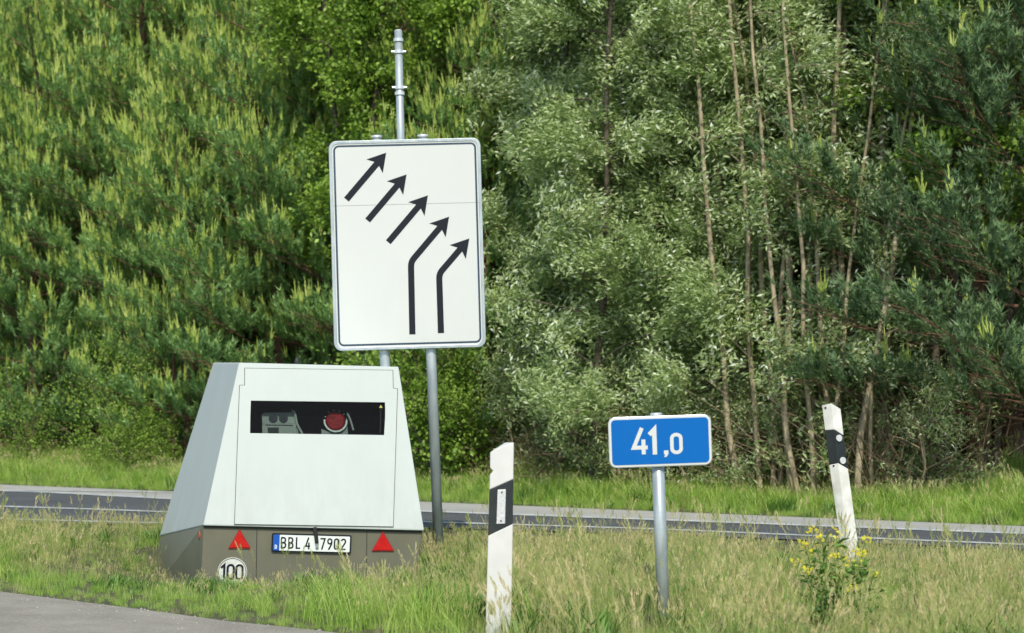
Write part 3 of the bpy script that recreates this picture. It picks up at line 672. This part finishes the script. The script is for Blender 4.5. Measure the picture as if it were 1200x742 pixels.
def make_tree(name, label, cat, data, bark, leafs, loc=(0, 0, 0), group=None, crown='crown'):
    (wv, wf), (v, f, t, mi) = data
    r = thing(name, label, cat, loc, group)
    mk('trunk', wv, wf, bark, r, smooth=True, local=True); mk(crown, v, f, leafs, r, fmat=mi, tint=t, local=True)
    return r
used = set()
def place(proto, x, y, rz, s, label, group=None, tilt=(0, 0), sz=None, name=None, dz=0):
    if proto.name not in used: used.add(proto.name); c = proto
    else:
        c = proto.copy(); COL.objects.link(c)
        for ch in proto.children:
            d = ch.copy(); COL.objects.link(d); d.parent = c
    c.location = (x, y, ground_z(x, y)-.02+dz); c.rotation_euler = (tilt[0], tilt[1], rz); c.scale = (s, s, sz or s)
    c['label'] = label
    if group: c['group'] = group
    elif 'group' in c: del c['group']
    return c
def XY(px, behind):
    """ground point that lies `behind` metres past the far shoulder edge in the direction of photo column px"""
    k = (px-600)/F; y = (20.7+behind)/(1+.75*k); return k*y, y

# ------------------------------------------------------------------ pines
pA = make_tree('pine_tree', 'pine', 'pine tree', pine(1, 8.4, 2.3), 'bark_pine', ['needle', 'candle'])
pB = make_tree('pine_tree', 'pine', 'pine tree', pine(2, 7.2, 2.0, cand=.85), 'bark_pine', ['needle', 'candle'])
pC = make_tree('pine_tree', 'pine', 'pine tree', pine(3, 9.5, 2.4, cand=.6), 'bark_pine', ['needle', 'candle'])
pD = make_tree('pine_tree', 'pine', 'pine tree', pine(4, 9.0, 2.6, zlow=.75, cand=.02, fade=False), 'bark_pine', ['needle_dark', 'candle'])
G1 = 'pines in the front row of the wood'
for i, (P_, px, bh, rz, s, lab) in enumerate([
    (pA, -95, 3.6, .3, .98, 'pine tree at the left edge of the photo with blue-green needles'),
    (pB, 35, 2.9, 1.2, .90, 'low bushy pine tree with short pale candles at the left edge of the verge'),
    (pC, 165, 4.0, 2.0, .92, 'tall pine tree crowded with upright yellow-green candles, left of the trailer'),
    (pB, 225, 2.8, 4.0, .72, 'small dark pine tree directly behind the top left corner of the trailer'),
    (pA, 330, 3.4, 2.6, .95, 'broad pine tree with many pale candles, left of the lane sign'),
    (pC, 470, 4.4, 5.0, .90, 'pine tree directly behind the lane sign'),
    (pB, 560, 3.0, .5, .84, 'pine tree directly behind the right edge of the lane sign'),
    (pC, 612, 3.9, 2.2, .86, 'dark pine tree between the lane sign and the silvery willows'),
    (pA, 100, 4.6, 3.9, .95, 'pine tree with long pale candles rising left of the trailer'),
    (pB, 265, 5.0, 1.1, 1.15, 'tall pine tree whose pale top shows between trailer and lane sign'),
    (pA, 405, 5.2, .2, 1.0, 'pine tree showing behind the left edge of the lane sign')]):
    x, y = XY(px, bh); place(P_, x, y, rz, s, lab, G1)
G2 = 'dark pines at the right end of the wood'
for P_, px, bh, rz, s, lab in [
    (pD, 1145, 3.0, 0, .90, 'dark pine tree with drooping lower boughs behind the right-hand white post'),
    (pD, 1232, 2.7, 2.2, .90, 'dark pine tree cut off by the right edge of the photo')]:
    x, y = XY(px, bh); place(P_, x, y, rz, s, lab, G2)
for i, (P_, px, bh, s) in enumerate([(pC, -40, 7.5, 1.15), (pA, 95, 8, 1.3), (pC, 270, 7.6, 1.2), (pA, 405, 8.2, 1.3), (pC, 540, 7.5, 1.15), (pC, 1075, 7.4, 1.2), (pD, 1180, 6.8, 1.25)]):
    x, y = XY(px, bh); place(P_, x, y, i*1.7, s, 'tall dark pine tree standing behind the front row of the wood', 'pines of the back row')

# ------------------------------------------------------------------ silvery willows
WIND = (.75, .1, .10)
def stemset(seed, n, w_, ht):
    r = random.Random(seed); out = []
    for i in range(n):
        bx, by = r.uniform(-w_*.35, w_*.35), r.uniform(-.4, .4); by += .35; out.append(((bx, by), (bx+r.uniform(-w_, w_)*.5, by+r.uniform(-.9, .5), ht*r.uniform(.8, 1.05))))
    return out
wA = make_tree('willow_tree', 'w', 'willow tree', broadleaf(11, stemset(1, 5, 2.2, 7.6), 30, 1.75, 19, 62, .072, .025, WIND, z0=.08, tipbias=.58, stem_r=.045, silver=.26), 'bark_dark', 'willow')
wB = make_tree('willow_tree', 'w', 'willow tree', broadleaf(12, stemset(2, 5, 2.4, 7.0), 30, 1.85, 19, 62, .074, .026, WIND, z0=.06, tipbias=.58, stem_r=.045, silver=.30), 'bark_dark', 'willow')
G3 = 'silvery willows in the middle of the wood'
for P_, px, bh, rz, s, lab in [
    (wA, 688, 2.5, 0, .95, 'silvery willow tree right of the lane sign, swept by the wind'),
    (wB, 765, 2.0, .4, .93, 'broad silvery willow tree behind the blue kilometre sign'),
    (wA, 830, 2.2, 3.0, .88, 'rounded willow tree above the right corner of the blue kilometre sign'),
    (wA, 858, 3.6, -.5, 1.0, 'silvery willow tree with bare pale stems left of the leaning post')]:
    x, y = XY(px, bh); place(P_, x, y, rz, s, lab, G3)
for i, (P_, px, bh, s) in enumerate([(wB, 730, 6.0, 1.3), (wA, 830, 6.4, 1.35), (wB, 950, 6.0, 1.3)]):
    x, y = XY(px, bh); place(P_, x, y, i*.3-.3, s, 'tall willow tree in the second row, only its upper leaves in view', 'willows of the second row')
# slender pale stems right of the willows
slim = []
for k in range(4):
    r = random.Random(40+k); ln = (-.35, .55, .15, 1.15)[k]
    slim.append(make_tree('young_willow', 'w', 'young tree', broadleaf(20+k, [((0, 0), (ln, 0, 7.6)), ((.22, .1), (-.25+ln, .2, 6.2)), ((-.15, .2), (ln*.8-.3, .1, 7.0))], 12, .75, 8, 28, .078, .026, WIND, z0=.05, stem_r=.037, silver=.22, tipbias=.3), 'bark_pale', 'willow'))
SL = ['pale slender willow nearest the blue sign', 'thick-stemmed young willow with mottled bark', 'thin upright willow stem left of the leaning post', 'pale pole-like willow right above the leaning post',
      'long pale stem leaning right, the brightest of the thicket', 'young willow with silvery tufts halfway up', 'straight pale stem beside the reddish pine trunk', 'last thin willow before the dark pines', 'thin willow tree with a forked base']
for i, (px, bh, s) in enumerate([(892, 1.2, .95), (930, 1.3, 1.05), (955, 1.0, .9), (985, 1.6, 1.0), (1003, 1.0, .82), (1018, 1.5, .95), (1040, 1.9, .8), (1066, 2.4, .8), (912, 2.0, 1.1)]):
    x, y = XY(px, bh); place(slim[(0, 2, 0, 2, 3, 1, 3, 1, 0)[i]], x, y, (0, .25, -.2, .1)[(i*3) % 4], s*(1, 1.06, .93, 1.1)[i % 4], SL[i], 'slender pale willows')
# red-barked old pine trunk seen between the willows and the dark pines
rng = np.random.default_rng(5); wd = Wood()
x, y = XY(1050, 3.2)
wd.limb([(0, 0, -.1), (.04, 0, 2.2), (-.05, 0, 4.2), (.03, .05, 6.4), (-.02, 0, 8.5)], .085, .04, 9)
for k in range(34):
    z = rng.uniform(.6, 7.6); a = rng.random()*6.28; l = rng.uniform(.4, 1.3); d = np.array([math.cos(a), math.sin(a)*.8, rng.uniform(-.15, .5)])
    p = np.array([0, 0, z]); wd.limb([p, p+d*l*.5, p+d*l+np.array([0, 0, .1])], .012, .004, 4)
rt = thing('dead_pine', 'reddish bare pine trunk with dead side twigs between the willow stems and the dark pines', 'dead tree', (x, y, ground_z(x, y)))
mk('trunk', *wd.get(), 'bark_pine', rt, smooth=True, local=True)
x, y = XY(205, 2.2); wd = Wood(); rng = np.random.default_rng(9)
wd.limb([(0, 0, -.1), (-.02, 0, 2.0), (.02, 0, 4.1)], .03, .012, 6)
for k in range(14):
    z = rng.uniform(1.2, 3.9); a = rng.random()*6.28; l = rng.uniform(.15, .4); p = np.array([0, 0, z]); wd.limb([p, p+np.array([math.cos(a), math.sin(a), .3])*l], .007, .003, 4)
rt = thing('dead_sapling', 'thin leafless dead sapling standing up among the pines left of the lane sign', 'dead tree', (x, y, ground_z(x, y)))
mk('trunk', *wd.get(), 'bark_pine', rt, smooth=True, local=True)

# ------------------------------------------------------------------ bright green broadleaf trees and shrubs
lA = make_tree('locust_tree', 'l', 'broadleaf tree', broadleaf(31, stemset(5, 4, 1.6, 7.4), 20, 1.2, 13, 36, .062, .046, (.1, 0, .05), z0=.3, stem_r=.05, silver=.1), 'bark_dark', 'bright')
for px, bh, s, lab in [(440, 2.7, 1.0, 'bright green broadleaf tree showing behind the mast of the lane sign'), (1092, 2.6, 1.0, 'bright green broadleaf tree among the dark pines at upper right')]:
    x, y = XY(px, bh); place(lA, x, y, px*.01, s, lab, 'bright green broadleaf trees')
sA = make_tree('shrub', 's', 'shrub', broadleaf(41, [((0, 0), (.1, -.1, 1.5)), ((.1, 0), (-.35, -.1, 1.2)), ((-.1, .1), (.4, 0, 1.1))], 14, .5, 7, 20, .05, .034, (.05, 0, .1), z0=.1, stem_r=.015, silver=.15), 'bark_dark', 'bright')
sB = make_tree('shrub', 's', 'shrub', broadleaf(42, [((0, 0), (-.15, -.1, 1.9)), ((.15, 0), (.3, -.1, 1.3))], 13, .4, 6, 17, .042, .026, (.1, 0, .1), z0=.05, stem_r=.012, silver=.3), 'bark_dark', 'bright')
for P_, px, bh, s, lab in [
    (sA, 522, 1.5, 1.15, 'bright green shrub below the lane sign, between its posts and the white front post'),
    (sA, 555, 1.9, .85, 'round green shrub just left of the notched white post'),
    (sB, 18, 1.5, .75, 'small leafy shrub at the left edge, at the foot of the pines'),
    (sB, 150, 1.3, .8, 'pale green shrub at the foot of the pines left of the trailer'),
    (sA, 182, 1.5, .5, 'low green shrub beside the left flank of the trailer'),
    (sB, 120, 1.7, .9, 'slender pale sapling left of the trailer')]:
    x, y = XY(px, bh); place(P_, x, y, px*.02, s, lab, 'leafy shrubs at the edge of the wood')
# low willow scrub at the foot of the wood
wS = make_tree('willow_shrub', 'w', 'shrub', broadleaf(51, [((0, 0), (.5, -.2, 1.7)), ((-.1, 0), (-.4, -.1, 1.5)), ((.3, 0), (.9, 0, 1.1))], 14, .7, 7, 22, .07, .019, WIND, z0=.05, stem_r=.018, silver=.2), 'bark_pale', 'willow')
for px, bh, s, lab in [(825, 1.4, .7, 'low willow scrub spilling onto the verge right of the blue sign'), (880, 1.6, .75, 'willow scrub between the blue sign and the leaning post'), (700, 2.0, 1.0, 'grey-green willow scrub left of the blue sign'),
                       (628, 2.2, .8, 'dark willow scrub above the notched white post'), (770, 1.7, .9, 'willow scrub right behind the post of the blue sign'),
                       (1075, 1.5, .7, 'willow scrub in the shade right of the leaning post')]:
    x, y = XY(px, bh); place(wS, x, y, px*.03, s, lab, 'willow scrub at the edge of the wood')

# ------------------------------------------------------------------ depth of the wood: distant mass and forest-floor litter
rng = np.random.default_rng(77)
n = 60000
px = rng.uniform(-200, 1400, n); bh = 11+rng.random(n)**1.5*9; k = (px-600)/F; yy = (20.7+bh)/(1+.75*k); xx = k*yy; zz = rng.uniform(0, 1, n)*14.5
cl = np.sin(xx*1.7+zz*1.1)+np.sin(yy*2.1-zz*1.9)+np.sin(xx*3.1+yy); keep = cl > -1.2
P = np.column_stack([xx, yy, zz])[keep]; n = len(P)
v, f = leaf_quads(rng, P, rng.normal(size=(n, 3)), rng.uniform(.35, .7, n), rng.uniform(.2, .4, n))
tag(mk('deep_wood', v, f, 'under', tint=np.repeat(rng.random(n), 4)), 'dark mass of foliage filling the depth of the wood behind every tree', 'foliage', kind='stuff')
# trunks deep in the wood
for i in range(16):
    px_ = -20+i*82+random.Random(i).uniform(-25, 25); x, y = XY(px_, 5.4+2.4*random.Random(i+50).random()); wd = Wood()
    l_ = random.Random(i+9).uniform(-.5, .5); wd.limb([(0, 0, -.1), (l_*.4, 0, 4), (l_, 0, 10)], .10, .05, 8)
    t0 = thing('bare_trunk', 'dim bare trunk standing in the shade inside the wood', 'tree trunk', (x, y, ground_z(x, y)), 'bare trunks inside the wood'); mk('trunk', *wd.get(), 'bark_dark', t0, smooth=True, local=True)
# dead twigs and brush along the wood's foot
wd = Wood(); r = random.Random(3)
for i in range(1300):
    px_ = r.uniform(600, 1090) if r.random() < .8 else r.uniform(-60, 1260); x, y = XY(px_, r.uniform(.95, 3.0)); z = ground_z(x, y); h_ = r.uniform(.15, 1.15)*(1 if px_ > 860 else .6)
    a = r.uniform(-1.2, 1.2); b = r.uniform(-.6, .3); p = np.array([x, y, z-.03]); dv = np.array([math.sin(a), b, math.cos(a)])
    z1 = r.uniform(0, .6); p[2] += z1
    wd.limb([p, p+dv*h_*.5+np.array([r.uniform(-.06, .06), 0, 0]), p+dv*h_+np.array([r.uniform(-.2, .2), 0, -.08])], r.uniform(.003, .008), .002, 3)
wv, wf = wd.get(); tag(mk('dead_brush', wv, wf, 'brownleaf', tint=np.repeat(np.random.default_rng(1).random(len(wv)//9), 9)), 'tangled dead twigs and brush at the foot of the wood', 'brushwood', kind='stuff')

# ------------------------------------------------------------------ grass
def blades(rng, n, rad, hmin, hmax, wd, lean, seg=3, tlo=0, thi=1):
    V = []; Fq = []; T = []; b = 0
    for i in range(n):
        a = rng.random()*6.283; r = rad*math.sqrt(rng.random()); p = np.array([r*math.cos(a), r*math.sin(a), -.03]); h = rng.uniform(hmin, hmax)
        da = rng.random()*6.283; l = lean*rng.uniform(.2, 1)*h; d = np.array([math.cos(da), math.sin(da), 0]); s = np.array([-d[1], d[0], 0]); tw = rng.uniform(-1, 1); s = s*math.cos(tw)+d*math.sin(tw); t = rng.uniform(tlo, thi)
        for k in range(seg):
            u = k/seg; c = p+d*l*u**1.8+np.array([0, 0, h*(u-.25*lean*u*u)]); w_ = wd*(1-.55*u)/2; V += [c-s*w_, c+s*w_]; T += [t*(.5+.5*u)+.0]*2
        c = p+d*l+np.array([0, 0, h*(1-.25*lean)]); V.append(c); T.append(t)
        for k in range(seg-1): Fq += [(b+2*k, b+2*k+1, b+2*k+3), (b+2*k, b+2*k+3, b+2*k+2)]
        Fq.append((b+2*seg-2, b+2*seg-1, b+2*seg)); b += 2*seg+1
    return V, Fq, T
def seedheads(rng, n, rad, hmin, hmax, hl, gr, wsp):
    V = []; Fq = []; T = []; b = 0
    for i in range(n):
        a = rng.random()*6.283; r = rad*math.sqrt(rng.random()); p = np.array([r*math.cos(a), r*math.sin(a), -.03]); h = rng.uniform(hmin, hmax)
        da = rng.normal(.3, 1.2); l = h*rng.uniform(.05, .35); d = np.array([math.cos(da), math.sin(da), 0]); s = np.array([.7, .7, 0])*.0011; t = rng.uniform(.35, .95); pts = []
        for k in range(4):
            u = k/3; c = p+d*l*u**2+np.array([0, 0, h*u]); pts.append(c); V += [c-s, c+s]; T += [t*.7]*2
        for k in range(3): Fq += [(b+2*k, b+2*k+1, b+2*k+3), (b+2*k, b+2*k+3, b+2*k+2)]
        b += 8; ax = unit(pts[3]-pts[2])
        for k in range(gr):
            u = rng.random(); c = pts[3]-ax*hl*u*.9; o_ = rng.normal(0, 1, 3)*wsp*(.3+u); e = c+o_+ax*.018; sd_ = unit(rng.normal(0, 1, 3))*.0028
            V += [c+o_*.5-sd_, c+o_*.5+sd_, e+ax*.012]; T += [min(1, t+rng.uniform(-.1, .2))]*3; Fq.append((b, b+1, b+2)); b += 3
    return V, Fq, T
def template(name, parts):
    V = []; Fq = []; T = []; MI = []
    for (v, f, t), mi in parts:
        o_ = len(V); V += list(v); Fq += [tuple(i+o_ for i in q) for q in f]; T += t; MI += [mi]*len(f)
    return mk(name, np.array(V), np.array(Fq), ['grass', 'straw', 'weed'], tint=T, fmat=MI, link=False)
rng = np.random.default_rng(8)
tp = [
 template('grass_tuft', [(blades(rng, 44, .12, .12, .27, .006, .55), 0)]),
 template('grass_tuft', [(blades(rng, 38, .13, .18, .38, .0055, .7), 0), (seedheads(rng, 3, .1, .35, .5, .09, 16, .008), 1)]),
 template('seed_grass', [(seedheads(rng, 12, .14, .36, .62, .11, 22, .011), 1), (blades(rng, 20, .14, .15, .38, .0035, .5, tlo=.2, thi=.8), 1)]),
 template('seed_grass', [(seedheads(rng, 9, .14, .30, .50, .07, 26, .007), 1), (blades(rng, 26, .14, .12, .33, .004, .6), 0)]),
 template('dry_tuft', [(blades(rng, 34, .13, .10, .32, .0032, .9, tlo=.45, thi=1), 1)]),
 template('weed', [(blades(rng, 34, .13, .12, .38, .026, .8, tlo=0, thi=1), 2), (seedheads(rng, 4, .1, .3, .45, .08, 14, .014), 1)]),
 template('long_grass', [(blades(rng, 26, .10, .30, .55, .008, .75, seg=4), 0)]),
 template('seed_stalk', [(seedheads(rng, 3, .14, .38, .62, .12, 26, .010), 1)]),
]
def scatter(name, label, pts, idx, scl, rots):
    me = bpy.data.meshes.new(name); me.vertices.add(len(pts)); me.vertices.foreach_set('co', np.asarray(pts, np.float32).ravel())
    for an, ty, val in (('pick', 'INT', np.asarray(idx, np.int32)), ('size', 'FLOAT', np.asarray(scl, np.float32))):
        a = me.attributes.new(an, ty, 'POINT'); a.data.foreach_set('value', val)
    a = me.attributes.new('turn', 'FLOAT_VECTOR', 'POINT'); a.data.foreach_set('vector', np.asarray(rots, np.float32).ravel())
    o = bpy.data.objects.new(name, me); COL.objects.link(o); tag(o, label, 'grass', kind='stuff')
    ng = bpy.data.node_groups.new(name, 'GeometryNodeTree')
    ng.interface.new_socket('Geometry', in_out='INPUT', socket_type='NodeSocketGeometry'); ng.interface.new_socket('Geometry', in_out='OUTPUT', socket_type='NodeSocketGeometry')
    gi = ng.nodes.new('NodeGroupInput'); go = ng.nodes.new('NodeGroupOutput'); jn = ng.nodes.new('GeometryNodeJoinGeometry')
    for tpl in reversed(tp):
        oi = ng.nodes.new('GeometryNodeObjectInfo'); oi.inputs['Object'].default_value = tpl
        g2 = ng.nodes.new('GeometryNodeGeometryToInstance'); ng.links.new(oi.outputs['Geometry'], g2.inputs[0]); ng.links.new(g2.outputs[0], jn.inputs[0])
    ip = ng.nodes.new('GeometryNodeInstanceOnPoints'); ng.links.new(gi.outputs[0], ip.inputs['Points']); ng.links.new(jn.outputs[0], ip.inputs['Instance'])
    ip.inputs['Pick Instance'].default_value = True
    def attr(nm, ty):
        q_ = ng.nodes.new('GeometryNodeInputNamedAttribute'); q_.data_type = ty; q_.inputs['Name'].default_value = nm; return q_.outputs['Attribute']
    ng.links.new(attr('pick', 'INT'), ip.inputs['Instance Index']); ng.links.new(attr('size', 'FLOAT'), ip.inputs['Scale']); ng.links.new(attr('turn', 'FLOAT_VECTOR'), ip.inputs['Rotation'])
    ng.links.new(ip.outputs[0], go.inputs[0])
    md = o.modifiers.new('scatter', 'NODES'); md.node_group = ng
    return o
foot = [(-2.08, 13.3), (-.55, 13.5), (-.7, 15.9), (-2.85, 15.75)]
def inside(x, y):
    c = False
    for i in range(4):
        (x1, y1), (x2, y2) = foot[i-1], foot[i]
        if (y1 > y) != (y2 > y) and x < (x2-x1)*(y-y1)/(y2-y1)+x1: c = not c
    return c
from mathutils import noise as mn
P = []; I = []; S = []; Ro = []; r = random.Random(12)
cnt = 0
for _ in range(18500):
    y = r.uniform(8.3, 21.5); hw = .27*y+1.6; x = r.uniform(-hw, hw)
    yk = interp(x, KERB); ne = interp(x, NEAR_EDGE)
    if not (yk+.02 < y < ne-.03) or inside(x, y): continue
    s = (y-yk)*.72; nz = mn.noise((x*.8, y*.8, 0)); n2 = mn.noise((x*2.1+9, y*1.6, 4)); right = min(1, max(0, (x+1.2)/2.2))
    if s < .28: k = 0 if r.random() < .8 else 4; sc = r.uniform(.35, .75)
    elif s < .9: k = r.choices(range(7), (5, 3, .4, .6, .5, .4, 1.6))[0]; sc = r.uniform(.65, 1.05)
    else:
        k = r.choices(range(7), (1.4, 2.0, 2.6+2*n2, 2.4, 1.2+1.6*right+2*max(0, nz), .7+1.6*max(0, n2), .35))[0]; sc = r.uniform(.55, 1.15)+.2*nz
    d_ = ne-y; sc *= .52-.08*right
    sc *= min(1, .26+.22*d_) if x > -.6 else min(1, .30+.28*d_)
    if -2.7 < x < -.2 and y < 13.6: sc *= .40 if y > 12.3 else (.6 if y > 11.6 else .8)
    if -1.1 < x < .1 and s < .9 and r.random() < .22: k = 6; sc = r.uniform(.4, .65)
    if -2.6 < x < -.2 and y > 12.1 and y < 13.6 and k in (2, 3, 6, 1): k = r.choice((0, 0, 4, 5)); sc = r.uniform(.3, .5)
    if -2.4 < x < -1.3 and 12 < y < 13.5: sc *= .7
    if -3.3 < x < -2.0 and 12.8 < y < 15.6: sc *= .55 if y > 14.6 or x < -3 else .38
    if s < .95 and x > -.2 and r.random() < .6: k = r.choice((3, 4, 4, 2, 5)); sc = r.uniform(.4, .75)
    sc *= 1+.35*mn.noise((x*1.3+3, y*1.3, 7))
    if r.random() < (.03 if ne-y < .8 else 0 if (-2.9 < x < -.2 and y > 11.4) else .09) and s > .3: k = 7; sc = r.uniform(.5, .85)*(1 if ne-y > .8 else .6)
    if 1.35 < x < 1.95 and 9.2 < y < 10.5: sc *= .6
    P.append((x, y, ground_z(x, y))); I.append(k); S.append(sc); Ro.append((r.gauss(0, .08), r.gauss(.06, .09), r.random()*6.283))
scatter('verge_grass', 'tall seeding grass and weeds on the verge between the two roads', P, I, S, Ro)
P = []; I = []; S = []; Ro = []
for _ in range(15000):
    px_ = r.uniform(-150, 1350); bh = r.random()**.9*4.2+.02; x, y = XY(px_, bh)
    k = r.choices(range(7), (7, 1.6, .1, .1, .1, .6, 4))[0]; sc = r.uniform(.62, 1.0)*(.92 if bh > .3 else .45)*(.8+.5*mn.noise((x, y, 2)))
    P.append((x, y, ground_z(x, y))); I.append(k); S.append(sc); Ro.append((r.gauss(0, .08), r.gauss(.05, .08), r.random()*6.283))
scatter('far_verge_grass', 'bright green grass strip between the far road and the wood', P, I, S, Ro)

# ------------------------------------------------------------------ flowering plants
def flower_plant(label, loc, heads, seed, bushy=1.0, petal='petal', group=None):
    """heads: world points of the flower clusters"""
    rng = np.random.default_rng(seed); t0 = thing('flowering_plant', label, 'wildflower', loc, group)
    wd = Wood(); base = np.array(loc); LP = []; LD = []
    for hp in heads:
        hp = np.array(hp); b = base+np.array([rng.normal(0, .03), rng.normal(0, .03), -.02]); md = b*.45+hp*.55+np.array([rng.normal(0, .015), 0, -.02]); md[:2] = md[:2]*.7+b[:2]*.3
        pts = [b, md, hp]; wd.limb(pts, .0035, .0018, 5)
        for k in range(int(50*bushy)):
            u = rng.random()**1.9*.85; p = b*(1-u)+md*u if u < .5 else md*(1-(u-.5)*2)+hp*(u-.5)*2; LP.append(p+rng.normal(0, .032, 3)); LD.append([rng.normal(), rng.normal(), .5])
        fl_v = []; fl_f = []; tt = []; o_ = 0
        for k in range(11):
            c = hp+rng.normal(0, 1, 3)*[.017, .017, .013]; nrm = unit(np.array([rng.normal(0, .5), -1+rng.normal(0, .5), .8])); a_, b__, _ = (q[0] for q in frames(nrm[None])); tv = rng.random()
            for j in range(4):
                an = j*1.5708+rng.random()*.3; d = a_*math.cos(an)+b__*math.sin(an); s = np.cross(nrm, d)
                fl_v += [c, c+d*.0055+s*.003, c+d*.009, c+d*.0055-s*.003]; fl_f += [(o_, o_+1, o_+2), (o_, o_+2, o_+3)]; tt += [tv]*4; o_ += 4
        mk('flower_head', np.array(fl_v), np.array(fl_f), petal, t0, tint=tt)
    wv, wf = wd.get(); mk('stem', wv, wf, 'weed', t0, tint=np.full(len(wv), .7))
    LP = np.array(LP); n = len(LP); v, f = leaf_quads(rng, LP, np.array(LD), rng.uniform(.035, .075, n), rng.uniform(.014, .026, n), .2)
    mk('leaves', v, f, 'weed', t0, tint=np.repeat(rng.random(n), 4))
yf = 10.3
def fp(px, py, d): return tuple(PX(px, py, d))
H1 = [(950, 620), (960, 629), (942.5, 637), (948, 645), (934, 657), (945, 666)]
H2_ = [(980, 624), (976.5, 649.5), (993, 658.5), (967.5, 668), (983, 676)]
H3_ = [(1010, 650), (1014.5, 632), (1025, 671), (1000, 687), (1003, 645)]
for hs, bx, sd_, lab in ((H1, 975, 1, 'yellow flowering weed, leftmost and tallest of the clump beside the leaning post'), (H2_, 985, 2, 'leafy yellow flowering weed in the middle of the clump'), (H3_, 1000, 3, 'yellow flowering weed, rightmost of the clump in front of the leaning post')):
    x = (bx-600)/F*yf; flower_plant(lab, (x, yf, ground_z(x, yf)), [fp(a, b, yf+((a*7) % 5-2)*.05) for a, b in hs], sd_, 1.25, group='yellow wildflowers by the leaning post')
x = (1086-600)/F*12.6; flower_plant('single orange-yellow wildflower standing alone right of the leaning post', (x, 12.6, ground_z(x, 12.6)), [fp(1081, 662, 12.6)], 5, .8, 'petal_orange')

# gravel and grit on the near road's edge
rng = np.random.default_rng(4); n = 520; V = []; Fq = []
for i in range(n):
    x = rng.uniform(-5.5, .8); e = abs(rng.normal(0, .35)) if i < 420 else rng.uniform(0, 2); y = interp(x, KERB)-e; s = rng.uniform(.003, .009)*(1.6 if i % 23 == 0 else 1); c = np.array([x, y, -.048])
    b = len(V); V += [c+np.array(q)*s*rng.uniform(.7, 1.3, 3) for q in ((1, 0, 0), (-.5, .9, 0), (-.5, -.9, 0), (0, 0, 1))]; Fq += [(b, b+1, b+3), (b+1, b+2, b+3), (b+2, b, b+3)]
tag(mk('gravel', np.array(V), np.array(Fq), 'stone'), 'loose grit along the edge of the near road', 'gravel', kind='stuff')
